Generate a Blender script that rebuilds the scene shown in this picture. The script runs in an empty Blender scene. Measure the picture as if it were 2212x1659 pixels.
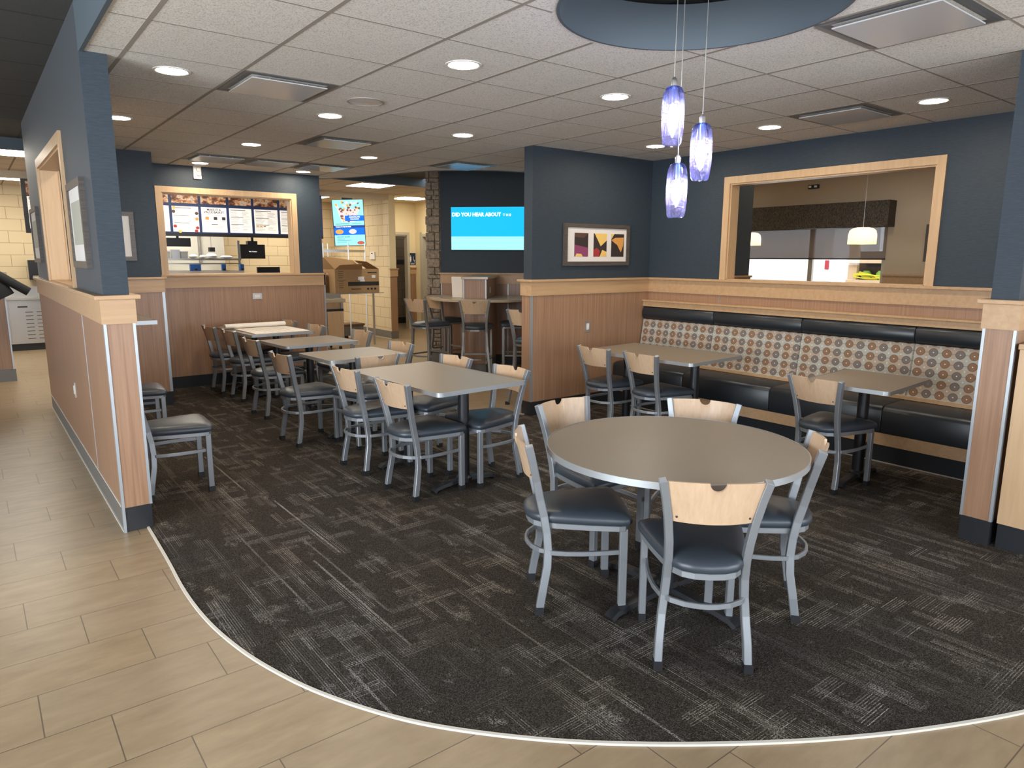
import bpy, math, random
from mathutils import Vector, Matrix
random.seed(7)
S = bpy.context.scene
PI = math.pi
R = math.radians
COL = S.collection

# ------------------------------------------------------------------ camera
F_PX, YAW, PITCH, ROLL, CAM_H = 1498.04, R(37.860), R(10.331), R(0.201), 1.6114
fw = Vector((math.sin(YAW)*math.cos(PITCH), math.cos(YAW)*math.cos(PITCH), -math.sin(PITCH)))
rt = Vector((math.cos(YAW), -math.sin(YAW), 0)); up = rt.cross(fw)
r2 = rt*math.cos(ROLL)+up*math.sin(ROLL); u2 = -rt*math.sin(ROLL)+up*math.cos(ROLL)
cd = bpy.data.cameras.new('camera'); cam = bpy.data.objects.new('camera', cd); COL.objects.link(cam)
cd.sensor_fit = 'HORIZONTAL'; cd.sensor_width = 36; cd.lens = F_PX/2212*36; cd.clip_end = 200
cam.matrix_world = Matrix(((r2.x, u2.x, -fw.x, 0), (r2.y, u2.y, -fw.y, 0), (r2.z, u2.z, -fw.z, CAM_H), (0, 0, 0, 1)))
S.camera = cam

# ------------------------------------------------------------------ view, world, daylight
S.view_settings.view_transform = 'Standard'; S.view_settings.look = 'None'
S.view_settings.exposure = 0.82; S.view_settings.gamma = 1.0; S.view_settings.use_curve_mapping = False
try:
    S.cycles.use_denoising = True
    S.cycles.max_bounces = 8; S.cycles.diffuse_bounces = 4; S.cycles.glossy_bounces = 4
    S.cycles.transmission_bounces = 6; S.cycles.transparent_max_bounces = 10
    S.cycles.caustics_reflective = False; S.cycles.caustics_refractive = False
    S.cycles.sample_clamp_indirect = 6.0
except Exception:
    pass
W = bpy.data.worlds.new('world'); S.world = W; W.use_nodes = True
bg = W.node_tree.nodes['Background']; bg.inputs[0].default_value = (0.80, 0.88, 1.0, 1); bg.inputs[1].default_value = 2.6

def area_light(name, loc, target, sx, sy, power, color):
    d = bpy.data.lights.new(name, 'AREA'); d.shape = 'RECTANGLE'; d.size = sx; d.size_y = sy
    d.energy = power; d.color = color
    o = bpy.data.objects.new(name, d); COL.objects.link(o); o.location = loc
    o.rotation_euler = (Vector(target)-Vector(loc)).to_track_quat('-Z', 'Y').to_euler()
    return o
DAY = (0.84, 0.92, 1.0)
area_light('daylight_window_front', (-1.2, -3.05, 1.55), (-1.2, 2, 1.2), 3.6, 1.9, 60, DAY)
area_light('daylight_window_front', (4.2, -3.05, 1.55), (4.2, 2, 1.2), 4.6, 1.9, 85, DAY)
area_light('daylight_window_side', (-3.9, 1.5, 1.55), (0, 2.0, 1.0), 4.0, 1.9, 230, DAY)
area_light('daylight_window_far_room', (10.35, 6.0, 1.8), (7, 5.0, 1.2), 2.2, 0.7, 10, (0.9, 0.95, 1.0))

# ------------------------------------------------------------------ materials
MATS = {}
class NT:
    def __init__(s, name, rough=0.5, metal=0.0, color=(.5, .5, .5), spec=None):
        s.m = bpy.data.materials.new(name); s.m.use_nodes = True; s.t = s.m.node_tree
        s.b = s.t.nodes['Principled BSDF']
        s.b.inputs['Base Color'].default_value = (*color, 1)
        s.b.inputs['Roughness'].default_value = rough; s.b.inputs['Metallic'].default_value = metal
        if spec is not None: s.b.inputs['Specular IOR Level'].default_value = spec
        MATS[name] = s.m; s._c = {}
    def n(s, typ, **kw):
        x = s.t.nodes.new(typ)
        for k, v in kw.items(): setattr(x, k, v)
        return x
    def link(s, a, b): s.t.links.new(a, b)
    def put(s, sock, v):
        if isinstance(v, (int, float)): sock.default_value = v
        elif isinstance(v, tuple): sock.default_value = (*v, 1) if (len(v) == 3 and len(sock.default_value) == 4) else v
        else: s.link(v, sock)
    def pos(s, obj=False):
        if obj not in s._c:
            x = s.n('ShaderNodeTexCoord').outputs['Object'] if obj else s.n('ShaderNodeNewGeometry').outputs['Position']
            s._c[obj] = x
        return s._c[obj]
    def xyz(s, obj=False):
        k = ('x', obj)
        if k not in s._c:
            q = s.n('ShaderNodeSeparateXYZ'); s.link(s.pos(obj), q.inputs[0]); s._c[k] = q.outputs
        return s._c[k]
    def ma(s, op, a, b=0.0, c=0.0, clamp=False):
        x = s.n('ShaderNodeMath', operation=op, use_clamp=clamp)
        for i, v in enumerate((a, b, c)):
            s.put(x.inputs[i], v)
        return x.outputs[0]
    def comb(s, a, b, c):
        x = s.n('ShaderNodeCombineXYZ')
        for i, v in enumerate((a, b, c)): s.put(x.inputs[i], v)
        return x.outputs[0]
    def scale(s, v, sc):
        x = s.n('ShaderNodeMapping'); s.link(v, x.inputs[0]); x.inputs['Scale'].default_value = sc
        return x.outputs[0]
    def noise(s, v, scale=5, detail=3, rough=0.5):
        x = s.n('ShaderNodeTexNoise'); s.link(v, x.inputs['Vector']); x.inputs['Scale'].default_value = scale
        x.inputs['Detail'].default_value = detail; x.inputs['Roughness'].default_value = rough
        return x.outputs[0]
    def ramp(s, f, stops, interp='LINEAR'):
        x = s.n('ShaderNodeValToRGB'); s.link(f, x.inputs[0]); r = x.color_ramp; r.interpolation = interp
        while len(r.elements) < len(stops): r.elements.new(0.5)
        for e, (p, c) in zip(r.elements, stops):
            e.position = p; e.color = (*c, 1) if isinstance(c, tuple) else (c, c, c, 1)
        return x.outputs[0]
    def mix(s, f, a, b, mode='MIX'):
        x = s.n('ShaderNodeMix', data_type='RGBA', blend_type=mode)
        s.put(x.inputs[0], f); s.put(x.inputs[6], a); s.put(x.inputs[7], b)
        return x.outputs[2]
    def color(s, v): s.put(s.b.inputs['Base Color'], v); return s
    def bump(s, h, strength=0.3, dist=0.002):
        x = s.n('ShaderNodeBump'); x.inputs['Strength'].default_value = strength; x.inputs['Distance'].default_value = dist
        s.link(h, x.inputs['Height']); s.link(x.outputs[0], s.b.inputs['Normal']); return s

def plain(name, color, rough=0.5, metal=0.0, spec=None):
    return NT(name, rough, metal, color, spec)
def emit(name, color, strength):
    a = NT(name, 0.6, 0, (0, 0, 0)); a.b.inputs['Emission Color'].default_value = (*color, 1); a.b.inputs['Emission Strength'].default_value = strength
    return a

def wallpaper(name, base):
    a = NT(name, 0.55, spec=0.35); a.b.inputs['Sheen Weight'].default_value = 0.16; a.b.inputs['Sheen Roughness'].default_value = 0.4
    p = a.pos(); x, y, z = a.xyz()
    n1 = a.noise(a.scale(p, (6, 6, 160)), 4, 3, 0.6)
    n2 = a.noise(a.scale(p, (60, 60, 60)), 5, 2)
    c = a.mix(a.ramp(n1, [(0.35, 0.0), (0.68, 1.0)]), tuple(v*0.78 for v in base), tuple(v*1.3 for v in base))
    c = a.mix(a.ma('MULTIPLY', n2, 0.35), c, tuple(v*0.7 for v in base))
    a.color(c); a.bump(n1, 0.35, 0.0015); return a
wallpaper('blue_wallpaper', (0.031, 0.044, 0.057))
a = plain('blue_paint', (0.085, 0.108, 0.125), 0.6); a.bump(a.noise(a.pos(), 260, 2), 0.25, 0.001)
a = plain('beige_paint', (0.50, 0.40, 0.28), 0.8); a.bump(a.noise(a.pos(), 200, 2), 0.2, 0.001)
a = plain('cream_paint', (0.78, 0.66, 0.42), 0.7)

def wood(name, light, dark, axis='x', obj=False, rough=0.42, stretch=14, sc=2.2):
    a = NT(name, rough)
    p = a.pos(obj)
    s = {'x': (1, stretch, stretch), 'y': (stretch, 1, stretch), 'z': (stretch, stretch, 1)}[axis]
    n1 = a.noise(a.scale(p, s), sc, 5, 0.62)
    n2 = a.noise(p, 2.5, 2)
    n3 = a.noise(a.scale(p, tuple(v*4 for v in s)), sc*3, 2)
    c = a.mix(a.ramp(n1, [(0.3, 0.0), (0.72, 1.0)]), dark, light)
    c = a.mix(a.ma('MULTIPLY', n3, 0.25), c, dark)
    c = a.mix(a.ma('MULTIPLY', n2, 0.18), c, tuple(v*0.9 for v in dark))
    a.color(c); return a
wood('maple_trim', (0.56, 0.36, 0.195), (0.45, 0.275, 0.14), 'x')
wood('maple_panel', (0.62, 0.42, 0.24), (0.52, 0.33, 0.175), 'z')
wood('brown_laminate', (0.42, 0.250, 0.148), (0.265, 0.142, 0.080), 'z', stretch=38, sc=1.6, rough=0.38)
wood('maple_ply', (0.60, 0.43, 0.285), (0.50, 0.335, 0.205), 'z', obj=True, rough=0.38, stretch=16, sc=3)
wood('grey_wood_frame', (0.135, 0.110, 0.090), (0.060, 0.048, 0.040), 'x', stretch=22, sc=4)
plain('silver_strip', (0.42, 0.445, 0.465), 0.38, 0.6)
plain('chair_metal', (0.285, 0.30, 0.315), 0.42, 0.55)
plain('stool_metal', (0.27, 0.26, 0.245), 0.42, 0.60)
plain('steel', (0.62, 0.61, 0.58), 0.28, 0.9)
plain('black_rubber', (0.012, 0.012, 0.014), 0.5)
plain('black_metal', (0.014, 0.015, 0.018), 0.38)
plain('black_tile', (0.020, 0.022, 0.025), 0.3)
plain('grey_base_tile', (0.16, 0.15, 0.135), 0.45)
plain('white_grout', (0.62, 0.58, 0.50), 0.6)
plain('white_plastic', (0.75, 0.72, 0.66), 0.45)
plain('black_plastic', (0.015, 0.015, 0.017), 0.35)
plain('screw', (0.05, 0.045, 0.04), 0.4, 0.6)
a = plain('vinyl', (0.036, 0.045, 0.056), 0.38); a.bump(a.noise(a.pos(True), 300, 2), 0.15, 0.0006)
a = plain('bench_vinyl', (0.018, 0.022, 0.026), 0.36); a.bump(a.noise(a.pos(), 240, 2), 0.15, 0.0006)
a = NT('table_laminate', 0.36); q = a.noise(a.pos(), 420, 2)
a.color(a.mix(a.ramp(q, [(0.35, 0.0), (0.65, 1.0)]), (0.200, 0.165, 0.122), (0.290, 0.240, 0.180)))
a = NT('solid_surface', 0.25); q = a.noise(a.pos(), 300, 2)
a.color(a.mix(a.ramp(q, [(0.4, 0.0), (0.6, 1.0)]), (0.42, 0.33, 0.22), (0.52, 0.42, 0.30)))

# floor tile 300 x 600, third bond, beige stone look
a = NT('floor_tile', 0.33); x, y, z = a.xyz()
v = a.ma('DIVIDE', a.ma('SUBTRACT', y, 2.631), 0.2925); row = a.ma('FLOOR', v); fv = a.ma('FRACT', v)
u = a.ma('DIVIDE', a.ma('ADD', a.ma('SUBTRACT', x, 0.04), a.ma('MULTIPLY', row, 0.1985)), 0.598)
cu = a.ma('FLOOR', u); fu = a.ma('FRACT', u)
eu = a.ma('MULTIPLY', a.ma('MINIMUM', fu, a.ma('SUBTRACT', 1.0, fu)), 0.598)
ev = a.ma('MULTIPLY', a.ma('MINIMUM', fv, a.ma('SUBTRACT', 1.0, fv)), 0.2925)
grout = a.ma('LESS_THAN', a.ma('MINIMUM', eu, ev), 0.0022)
wn = a.n('ShaderNodeTexWhiteNoise', noise_dimensions='2D'); a.link(a.comb(cu, row, 0.0), wn.inputs['Vector'])
ofs = a.n('ShaderNodeVectorMath', operation='ADD'); a.link(a.pos(), ofs.inputs[0]); a.link(a.comb(a.ma('MULTIPLY', wn.outputs[0], 9.0), a.ma('MULTIPLY', wn.outputs[0], 5.0), 0.0), ofs.inputs[1])
n1 = a.noise(a.scale(ofs.outputs[0], (2.2, 7, 1)), 2.0, 6, 0.62); n2 = a.noise(ofs.outputs[0], 170, 2)
c = a.mix(a.ramp(n1, [(0.28, 0.0), (0.72, 1.0)]), (0.255, 0.175, 0.094), (0.385, 0.278, 0.160))
c = a.mix(a.ma('MULTIPLY', wn.outputs[0], 0.28), c, (0.30, 0.235, 0.165)); c = a.mix(a.ma('MULTIPLY', n2, 0.15), c, (0.17, 0.12, 0.075))
a.color(a.mix(grout, c, (0.12, 0.085, 0.055)))
a.bump(a.ma('SUBTRACT', a.ma('MULTIPLY', n1, 0.15), grout), 0.35, 0.0015)

# carpet: dark brown with patches of fine pale lines along both room axes
a = NT('carpet', 0.95, spec=0.1); x, y, z = a.xyz(); p = a.pos()
def wn2(u_, v_):
    w_ = a.n('ShaderNodeTexWhiteNoise', noise_dimensions='2D'); a.link(a.comb(u_, v_, 0.0), w_.inputs['Vector']); return w_.outputs[0]
def dashes(across, along_, pitch, group, length, seed, share):
    """groups of parallel pile lines: crisp rectangles, random start and brightness"""
    g_ = a.ma('FLOOR', a.ma('DIVIDE', across, group))
    off = a.ma('MULTIPLY', wn2(g_, seed), 7.3)
    cell = a.ma('FLOOR', a.ma('ADD', a.ma('DIVIDE', along_, length), off))
    on = a.ma('GREATER_THAN', wn2(a.ma('ADD', g_, seed*3.7), cell), 1-share)
    ln = a.ma('DIVIDE', across, pitch); li = a.ma('FLOOR', ln)
    crisp = a.ma('LESS_THAN', a.ma('FRACT', ln), 0.36)
    br = a.ma('MULTIPLY_ADD', wn2(li, a.ma('ADD', cell, seed)), 0.9, 0.15)
    return a.ma('MULTIPLY', a.ma('MULTIPLY', on, crisp), br)
big = a.ramp(a.noise(p, 1.7, 3, 0.6), [(0.36, 0.25), (0.62, 1.0)])
l1 = dashes(x, y, 0.0105, 0.045, 0.62, 1.3, 0.17)
l2 = dashes(x, y, 0.0095, 0.048, 0.20, 5.1, 0.14)
l3 = dashes(y, x, 0.0110, 0.066, 0.17, 8.7, 0.15)
l4 = dashes(x, y, 0.031, 0.031, 1.05, 12.9, 0.05)
brk = a.ramp(a.noise(p, 190, 2, 0.6), [(0.40, 0.0), (0.60, 1.0)])
hz = a.ramp(a.noise(a.scale(p, (1.7, 1, 1)), 4.2, 4, 0.65), [(0.58, 0.0), (0.80, 1.0)])
brk2 = a.ramp(a.noise(p, 240, 2, 0.6), [(0.48, 0.0), (0.60, 1.0)])
tot = a.ma('MAXIMUM', a.ma('MAXIMUM', l1, l2), a.ma('MAXIMUM', l3, l4))
tot = a.ma('MULTIPLY', a.ma('MULTIPLY', tot, big), brk)
speck = a.ma('MULTIPLY', a.ma('MULTIPLY_ADD', hz, 0.85, 0.12), brk2)
tot = a.ma('MAXIMUM', tot, speck)
pile = a.noise(p, 230, 2)
c = a.mix(a.ramp(pile, [(0.3, 0.0), (0.7, 1.0)]), (0.008, 0.006, 0.0045), (0.042, 0.033, 0.0245))
hue = a.mix(a.ramp(a.noise(p, 1.4, 2), [(0.4, 0.0), (0.6, 1.0)]), (0.56, 0.49, 0.40), (0.52, 0.49, 0.46))
a.color(a.mix(a.ma('MULTIPLY', tot, 0.85), c, hue)); a.bump(a.noise(p, 170, 3), 0.9, 0.006)

def acoustic(name, base):
    a = NT(name, 0.9, spec=0.1); n1 = a.noise(a.pos(), 120, 4, 0.7)
    a.color(a.mix(a.ramp(n1, [(0.36, 0.0), (0.5, 1.0)]), tuple(v*0.62 for v in base), base)); a.bump(n1, 0.5, 0.003); return a
acoustic('ceiling_tile', (0.80, 0.77, 0.71)); acoustic('tan_ceiling_tile', (0.62, 0.52, 0.38))
def tiled_dark(name, base, line, cell=0.6096):
    a = NT(name, 0.85); x, y, z = a.xyz()
    fx = a.ma('FRACT', a.ma('DIVIDE', x, cell)); fy = a.ma('FRACT', a.ma('DIVIDE', y, cell))
    g = a.ma('MAXIMUM', a.ma('LESS_THAN', fx, 0.035), a.ma('LESS_THAN', fy, 0.035))
    a.color(a.mix(g, base, line)); a.bump(a.noise(a.pos(), 120, 3), 0.4, 0.002); return a
tiled_dark('dark_ceiling_tile', (0.060, 0.062, 0.060), (0.03, 0.03, 0.03))
tiled_dark('kitchen_ceiling_tile', (0.56, 0.46, 0.33), (0.20, 0.15, 0.10))
plain('ceiling_grid_metal', (0.33, 0.30, 0.26), 0.7, 0.0, 0.2)
plain('vent_paint', (0.50, 0.50, 0.50), 0.22)
plain('vent_cavity', (0.10, 0.11, 0.12), 0.4)

# block wall
def block(name, base, joint):
    a = NT(name, 0.7); x, y, z = a.xyz()
    h = a.ma('ADD', x, y); v = a.ma('DIVIDE', z, 0.203); row = a.ma('FLOOR', v); fv = a.ma('FRACT', v)
    u = a.ma('ADD', a.ma('DIVIDE', h, 0.406), a.ma('MULTIPLY', row, 0.5)); fu = a.ma('FRACT', u)
    g = a.ma('MAXIMUM', a.ma('LESS_THAN', a.ma('MULTIPLY', fu, 0.406), 0.009), a.ma('LESS_THAN', a.ma('MULTIPLY', fv, 0.203), 0.009))
    n = a.noise(a.pos(), 90, 3)
    c = a.mix(a.ma('MULTIPLY', n, 0.3), base, tuple(v*0.75 for v in base)); a.color(a.mix(g, c, joint))
    a.bump(a.ma('SUBTRACT', a.ma('MULTIPLY', n, 0.3), g), 0.5, 0.004); return a
block('cream_block', (0.66, 0.53, 0.33), (0.34, 0.26, 0.15)); block('grey_block', (0.20, 0.155, 0.11), (0.11, 0.08, 0.055))
a = NT('stone', 0.85); wn = a.n('ShaderNodeObjectInfo').outputs['Random']; n = a.noise(a.pos(), 28, 4, 0.65)
c = a.mix(a.ramp(n, [(0.3, 0.0), (0.7, 1.0)]), (0.15, 0.112, 0.082), (0.42, 0.33, 0.24)); a.color(c); a.bump(n, 0.9, 0.01)

# bench fabric: diamond ground, rows of roundels alternately brown and grey
a = NT('roundel_fabric', 0.8, spec=0.15); x, y, z = a.xyz()
u = a.ma('DIVIDE', y, 0.0975); v = a.ma('DIVIDE', z, 0.083)
fu = a.ma('SUBTRACT', a.ma('FRACT', u), 0.5); fv = a.ma('MULTIPLY', a.ma('SUBTRACT', a.ma('FRACT', v), 0.5), 0.88)
au = a.ma('ABSOLUTE', fu); av = a.ma('ABSOLUTE', fv)
d2 = a.ma('SQRT', a.ma('ADD', a.ma('MULTIPLY', fu, fu), a.ma('MULTIPLY', fv, fv)))
l1n = a.ma('MULTIPLY', a.ma('ADD', au, av), 0.72)
dd = a.ma('MAXIMUM', d2, l1n)
disc = a.ma('LESS_THAN', dd, 0.36); rim = a.ma('MULTIPLY', disc, a.ma('GREATER_THAN', dd, 0.325))
ring = a.ma('GREATER_THAN', a.ma('SINE', a.ma('MULTIPLY', dd, 75.0)), 0.35)
dot = a.ma('LESS_THAN', d2, 0.05)
alt = a.ma('FRACT', a.ma('MULTIPLY', a.ma('FLOOR', u), 0.5)); alt = a.ma('GREATER_THAN', alt, 0.25)
# ground diamonds 
q1 = a.ma('FLOOR', a.ma('MULTIPLY', a.ma('ADD', u, v), 0.5)); q2 = a.ma('FLOOR', a.ma('MULTIPLY', a.ma('SUBTRACT', u, v), 0.5))
chk = a.ma('GREATER_THAN', a.ma('FRACT', a.ma('MULTIPLY', a.ma('ADD', q1, q2), 0.5)), 0.25)
ground = a.mix(chk, (0.40, 0.385, 0.335), (0.41, 0.325, 0.25))
dc = a.mix(alt, (0.235, 0.135, 0.080), (0.17, 0.145, 0.130))
dc = a.mix(a.ma('MULTIPLY', ring, 0.08), dc, (0.42, 0.36, 0.30))
link_ = a.ma('MULTIPLY', a.ma('LESS_THAN', a.ma('ABSOLUTE', a.ma('SUBTRACT', av, a.ma('MULTIPLY', a.ma('SUBTRACT', 0.5, au), 0.25))), 0.016), a.ma('GREATER_THAN', au, 0.3))
ground = a.mix(a.ma('MULTIPLY', link_, 0.6), ground, (0.12, 0.09, 0.07))
c = a.mix(disc, ground, dc); c = a.mix(a.ma('MULTIPLY', rim, 0.75), c, (0.10, 0.07, 0.05)); c = a.mix(dot, c, (0.72, 0.66, 0.58))
# small pale dot between four roundels
eu = a.ma('SUBTRACT', 0.5, au); ev = a.ma('SUBTRACT', 0.44, av)
d3 = a.ma('SQRT', a.ma('ADD', a.ma('MULTIPLY', eu, eu), a.ma('MULTIPLY', ev, ev)))
c = a.mix(a.ma('LESS_THAN', d3, 0.06), c, (0.62, 0.58, 0.50)); a.color(c)

# lights and screens
emit('downlight_lens', (1.0, 0.88, 0.72), 86.0)
emit('panel_light', (1.0, 0.93, 0.80), 12.0)
emit('warm_bulb', (1.0, 0.80, 0.58), 26.0)
emit('pendant_bulb', (1.0, 0.95, 0.97), 60.0)
def screen(name, c, s=1.0):
    return emit(name, c, s)
screen('screen_sky', (0.0, 0.345, 0.72), 1.0); screen('screen_pale', (0.26, 0.62, 0.60), 1.0); screen('screen_white', (1, 1, 1), 1.0)
screen('screen_blue', (0.0, 0.12, 0.62), 1.0); screen('screen_navy', (0.01, 0.04, 0.22), 1.0)
screen('screen_brown', (0.16, 0.07, 0.05), 1.0); screen('screen_cream', (0.72, 0.55, 0.52), 0.9); screen('screen_orange', (0.8, 0.33, 0.06), 0.9)
screen('screen_red', (0.45, 0.09, 0.07), 0.9); screen('screen_teal', (0.0, 0.25, 0.32), 0.8)
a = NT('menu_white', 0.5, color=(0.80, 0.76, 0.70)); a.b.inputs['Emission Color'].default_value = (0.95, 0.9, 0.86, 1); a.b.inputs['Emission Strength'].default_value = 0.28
plain('menu_blue', (0.010, 0.028, 0.11), 0.5); plain('ink', (0.03, 0.03, 0.035), 0.6); plain('ink_grey', (0.30, 0.28, 0.26), 0.6)
a = NT('food_photo', 0.5); n = a.noise(a.scale(a.pos(), (8, 8, 11)), 1.6, 3, 0.55)
a.color(a.ramp(n, [(0.34, (0.05, 0.025, 0.015)), (0.46, (0.22, 0.07, 0.035)), (0.54, (0.60, 0.30, 0.12)), (0.62, (0.72, 0.62, 0.52)), (0.70, (0.40, 0.34, 0.30))]))
plain('food_brown', (0.10, 0.045, 0.03), 0.6); plain('food_orange', (0.66, 0.30, 0.07), 0.6); plain('food_yellow', (0.78, 0.50, 0.14), 0.6)
plain('food_purple', (0.25, 0.05, 0.12), 0.6); plain('food_red', (0.35, 0.03, 0.03), 0.6); plain('food_dark', (0.035, 0.022, 0.02), 0.6)
plain('mat_board', (0.72, 0.67, 0.62), 0.7); plain('art_print', (0.42, 0.41, 0.33), 0.7)
a = NT('cardboard', 0.85); a.color(a.mix(a.ma('MULTIPLY', a.noise(a.pos(), 30, 3), 0.4), (0.40, 0.245, 0.115), (0.30, 0.175, 0.08)))
plain('cardboard_dark', (0.13, 0.075, 0.04), 0.85); plain('print_black', (0.02, 0.018, 0.016), 0.7)
a = NT('paper', 0.7, color=(0.80, 0.74, 0.66)); a.bump(a.noise(a.pos(), 6, 2), 0.3, 0.004)
plain('equipment_white', (0.72, 0.70, 0.62), 0.4); plain('equipment_blue', (0.02, 0.12, 0.42), 0.4)
plain('sign_navy', (0.01, 0.025, 0.07), 0.4); plain('white_paint', (0.85, 0.85, 0.85), 0.5)
a = NT('valance_fabric', 0.95); n = a.noise(a.scale(a.pos(), (30, 30, 12)), 4, 3); a.color(a.mix(a.ramp(n, [(0.4, 0.0), (0.65, 1.0)]), (0.035, 0.032, 0.028), (0.13, 0.10, 0.07)))
plain('door_wood', (0.55, 0.33, 0.12), 0.45); plain('door_frame_paint', (0.48, 0.44, 0.35), 0.5)
plain('truck_white', (0.85, 0.88, 0.9), 0.5); plain('lamp_red', (0.5, 0.05, 0.07), 0.4); plain('lumber', (0.70, 0.52, 0.33), 0.7)
plain('hose_yellow', (0.75, 0.68, 0.05), 0.5); plain('bag_green', (0.30, 0.60, 0.10), 0.5); plain('dark_shelf', (0.03, 0.035, 0.045), 0.6)
plain('jacket_black', (0.008, 0.008, 0.009), 0.7)
# shade cloth lets some of the daylight through
a = NT('shade_cloth', 0.9, color=(0.26, 0.20, 0.16))
tr = a.n('ShaderNodeBsdfTransparent'); mx = a.n('ShaderNodeMixShader'); mx.inputs[0].default_value = 0.72
a.link(tr.outputs[0], mx.inputs[1]); a.link(a.b.outputs[0], mx.inputs[2]); a.link(mx.outputs[0], a.t.nodes['Material Output'].inputs[0])
# pane glass
a = NT('pane_glass', 0.02); tr = a.n('ShaderNodeBsdfTransparent'); gl = a.n('ShaderNodeBsdfGlossy'); gl.inputs['Roughness'].default_value = 0.02
mx = a.n('ShaderNodeMixShader'); mx.inputs[0].default_value = 0.06
a.link(tr.outputs[0], mx.inputs[1]); a.link(gl.outputs[0], mx.inputs[2]); a.link(mx.outputs[0], a.t.nodes['Material Output'].inputs[0])
# blue seeded glass
a = NT('blue_seeded_glass', 0.1); z = a.xyz(True)[2]
seed = a.ramp(a.noise(a.pos(True), 150, 2), [(0.52, 0.0), (0.60, 1.0)])
tint = a.mix(a.ramp(a.ma('MULTIPLY_ADD', z, 4.2, 0.0), [(0.5, 0.0), (1.0, 1.0)]), (0.66, 0.68, 0.95), (0.22, 0.34, 0.85))
tr = a.n('ShaderNodeBsdfTransparent'); a.link(tint, tr.inputs[0])
gl = a.n('ShaderNodeBsdfGlossy'); gl.inputs['Roughness'].default_value = 0.06; gl.inputs['Color'].default_value = (0.75, 0.82, 1, 1)
tl = a.n('ShaderNodeBsdfTranslucent'); tl.inputs[0].default_value = (0.52, 0.50, 0.95, 1)
lw = a.n('ShaderNodeLayerWeight'); lw.inputs[0].default_value = 0.35
m1 = a.n('ShaderNodeMixShader'); a.link(a.ma('MULTIPLY_ADD', seed, 0.14, 0.045), m1.inputs[0]); a.link(tr.outputs[0], m1.inputs[1]); a.link(tl.outputs[0], m1.inputs[2])
m2 = a.n('ShaderNodeMixShader'); a.link(a.ma('MULTIPLY', lw.outputs[0], 0.45), m2.inputs[0]); a.link(m1.outputs[0], m2.inputs[1]); a.link(gl.outputs[0], m2.inputs[2])
a.link(m2.outputs[0], a.t.nodes['Material Output'].inputs[0])
a = NT('frosted_shade', 0.4, color=(0.85, 0.72, 0.5)); tl = a.n('ShaderNodeBsdfTranslucent'); tl.inputs[0].default_value = (1.0, 0.80, 0.52, 1)
mx = a.n('ShaderNodeMixShader'); mx.inputs[0].default_value = 0.6
a.link(a.b.outputs[0], mx.inputs[1]); a.link(tl.outputs[0], mx.inputs[2]); a.link(mx.outputs[0], a.t.nodes['Material Output'].inputs[0])

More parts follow.
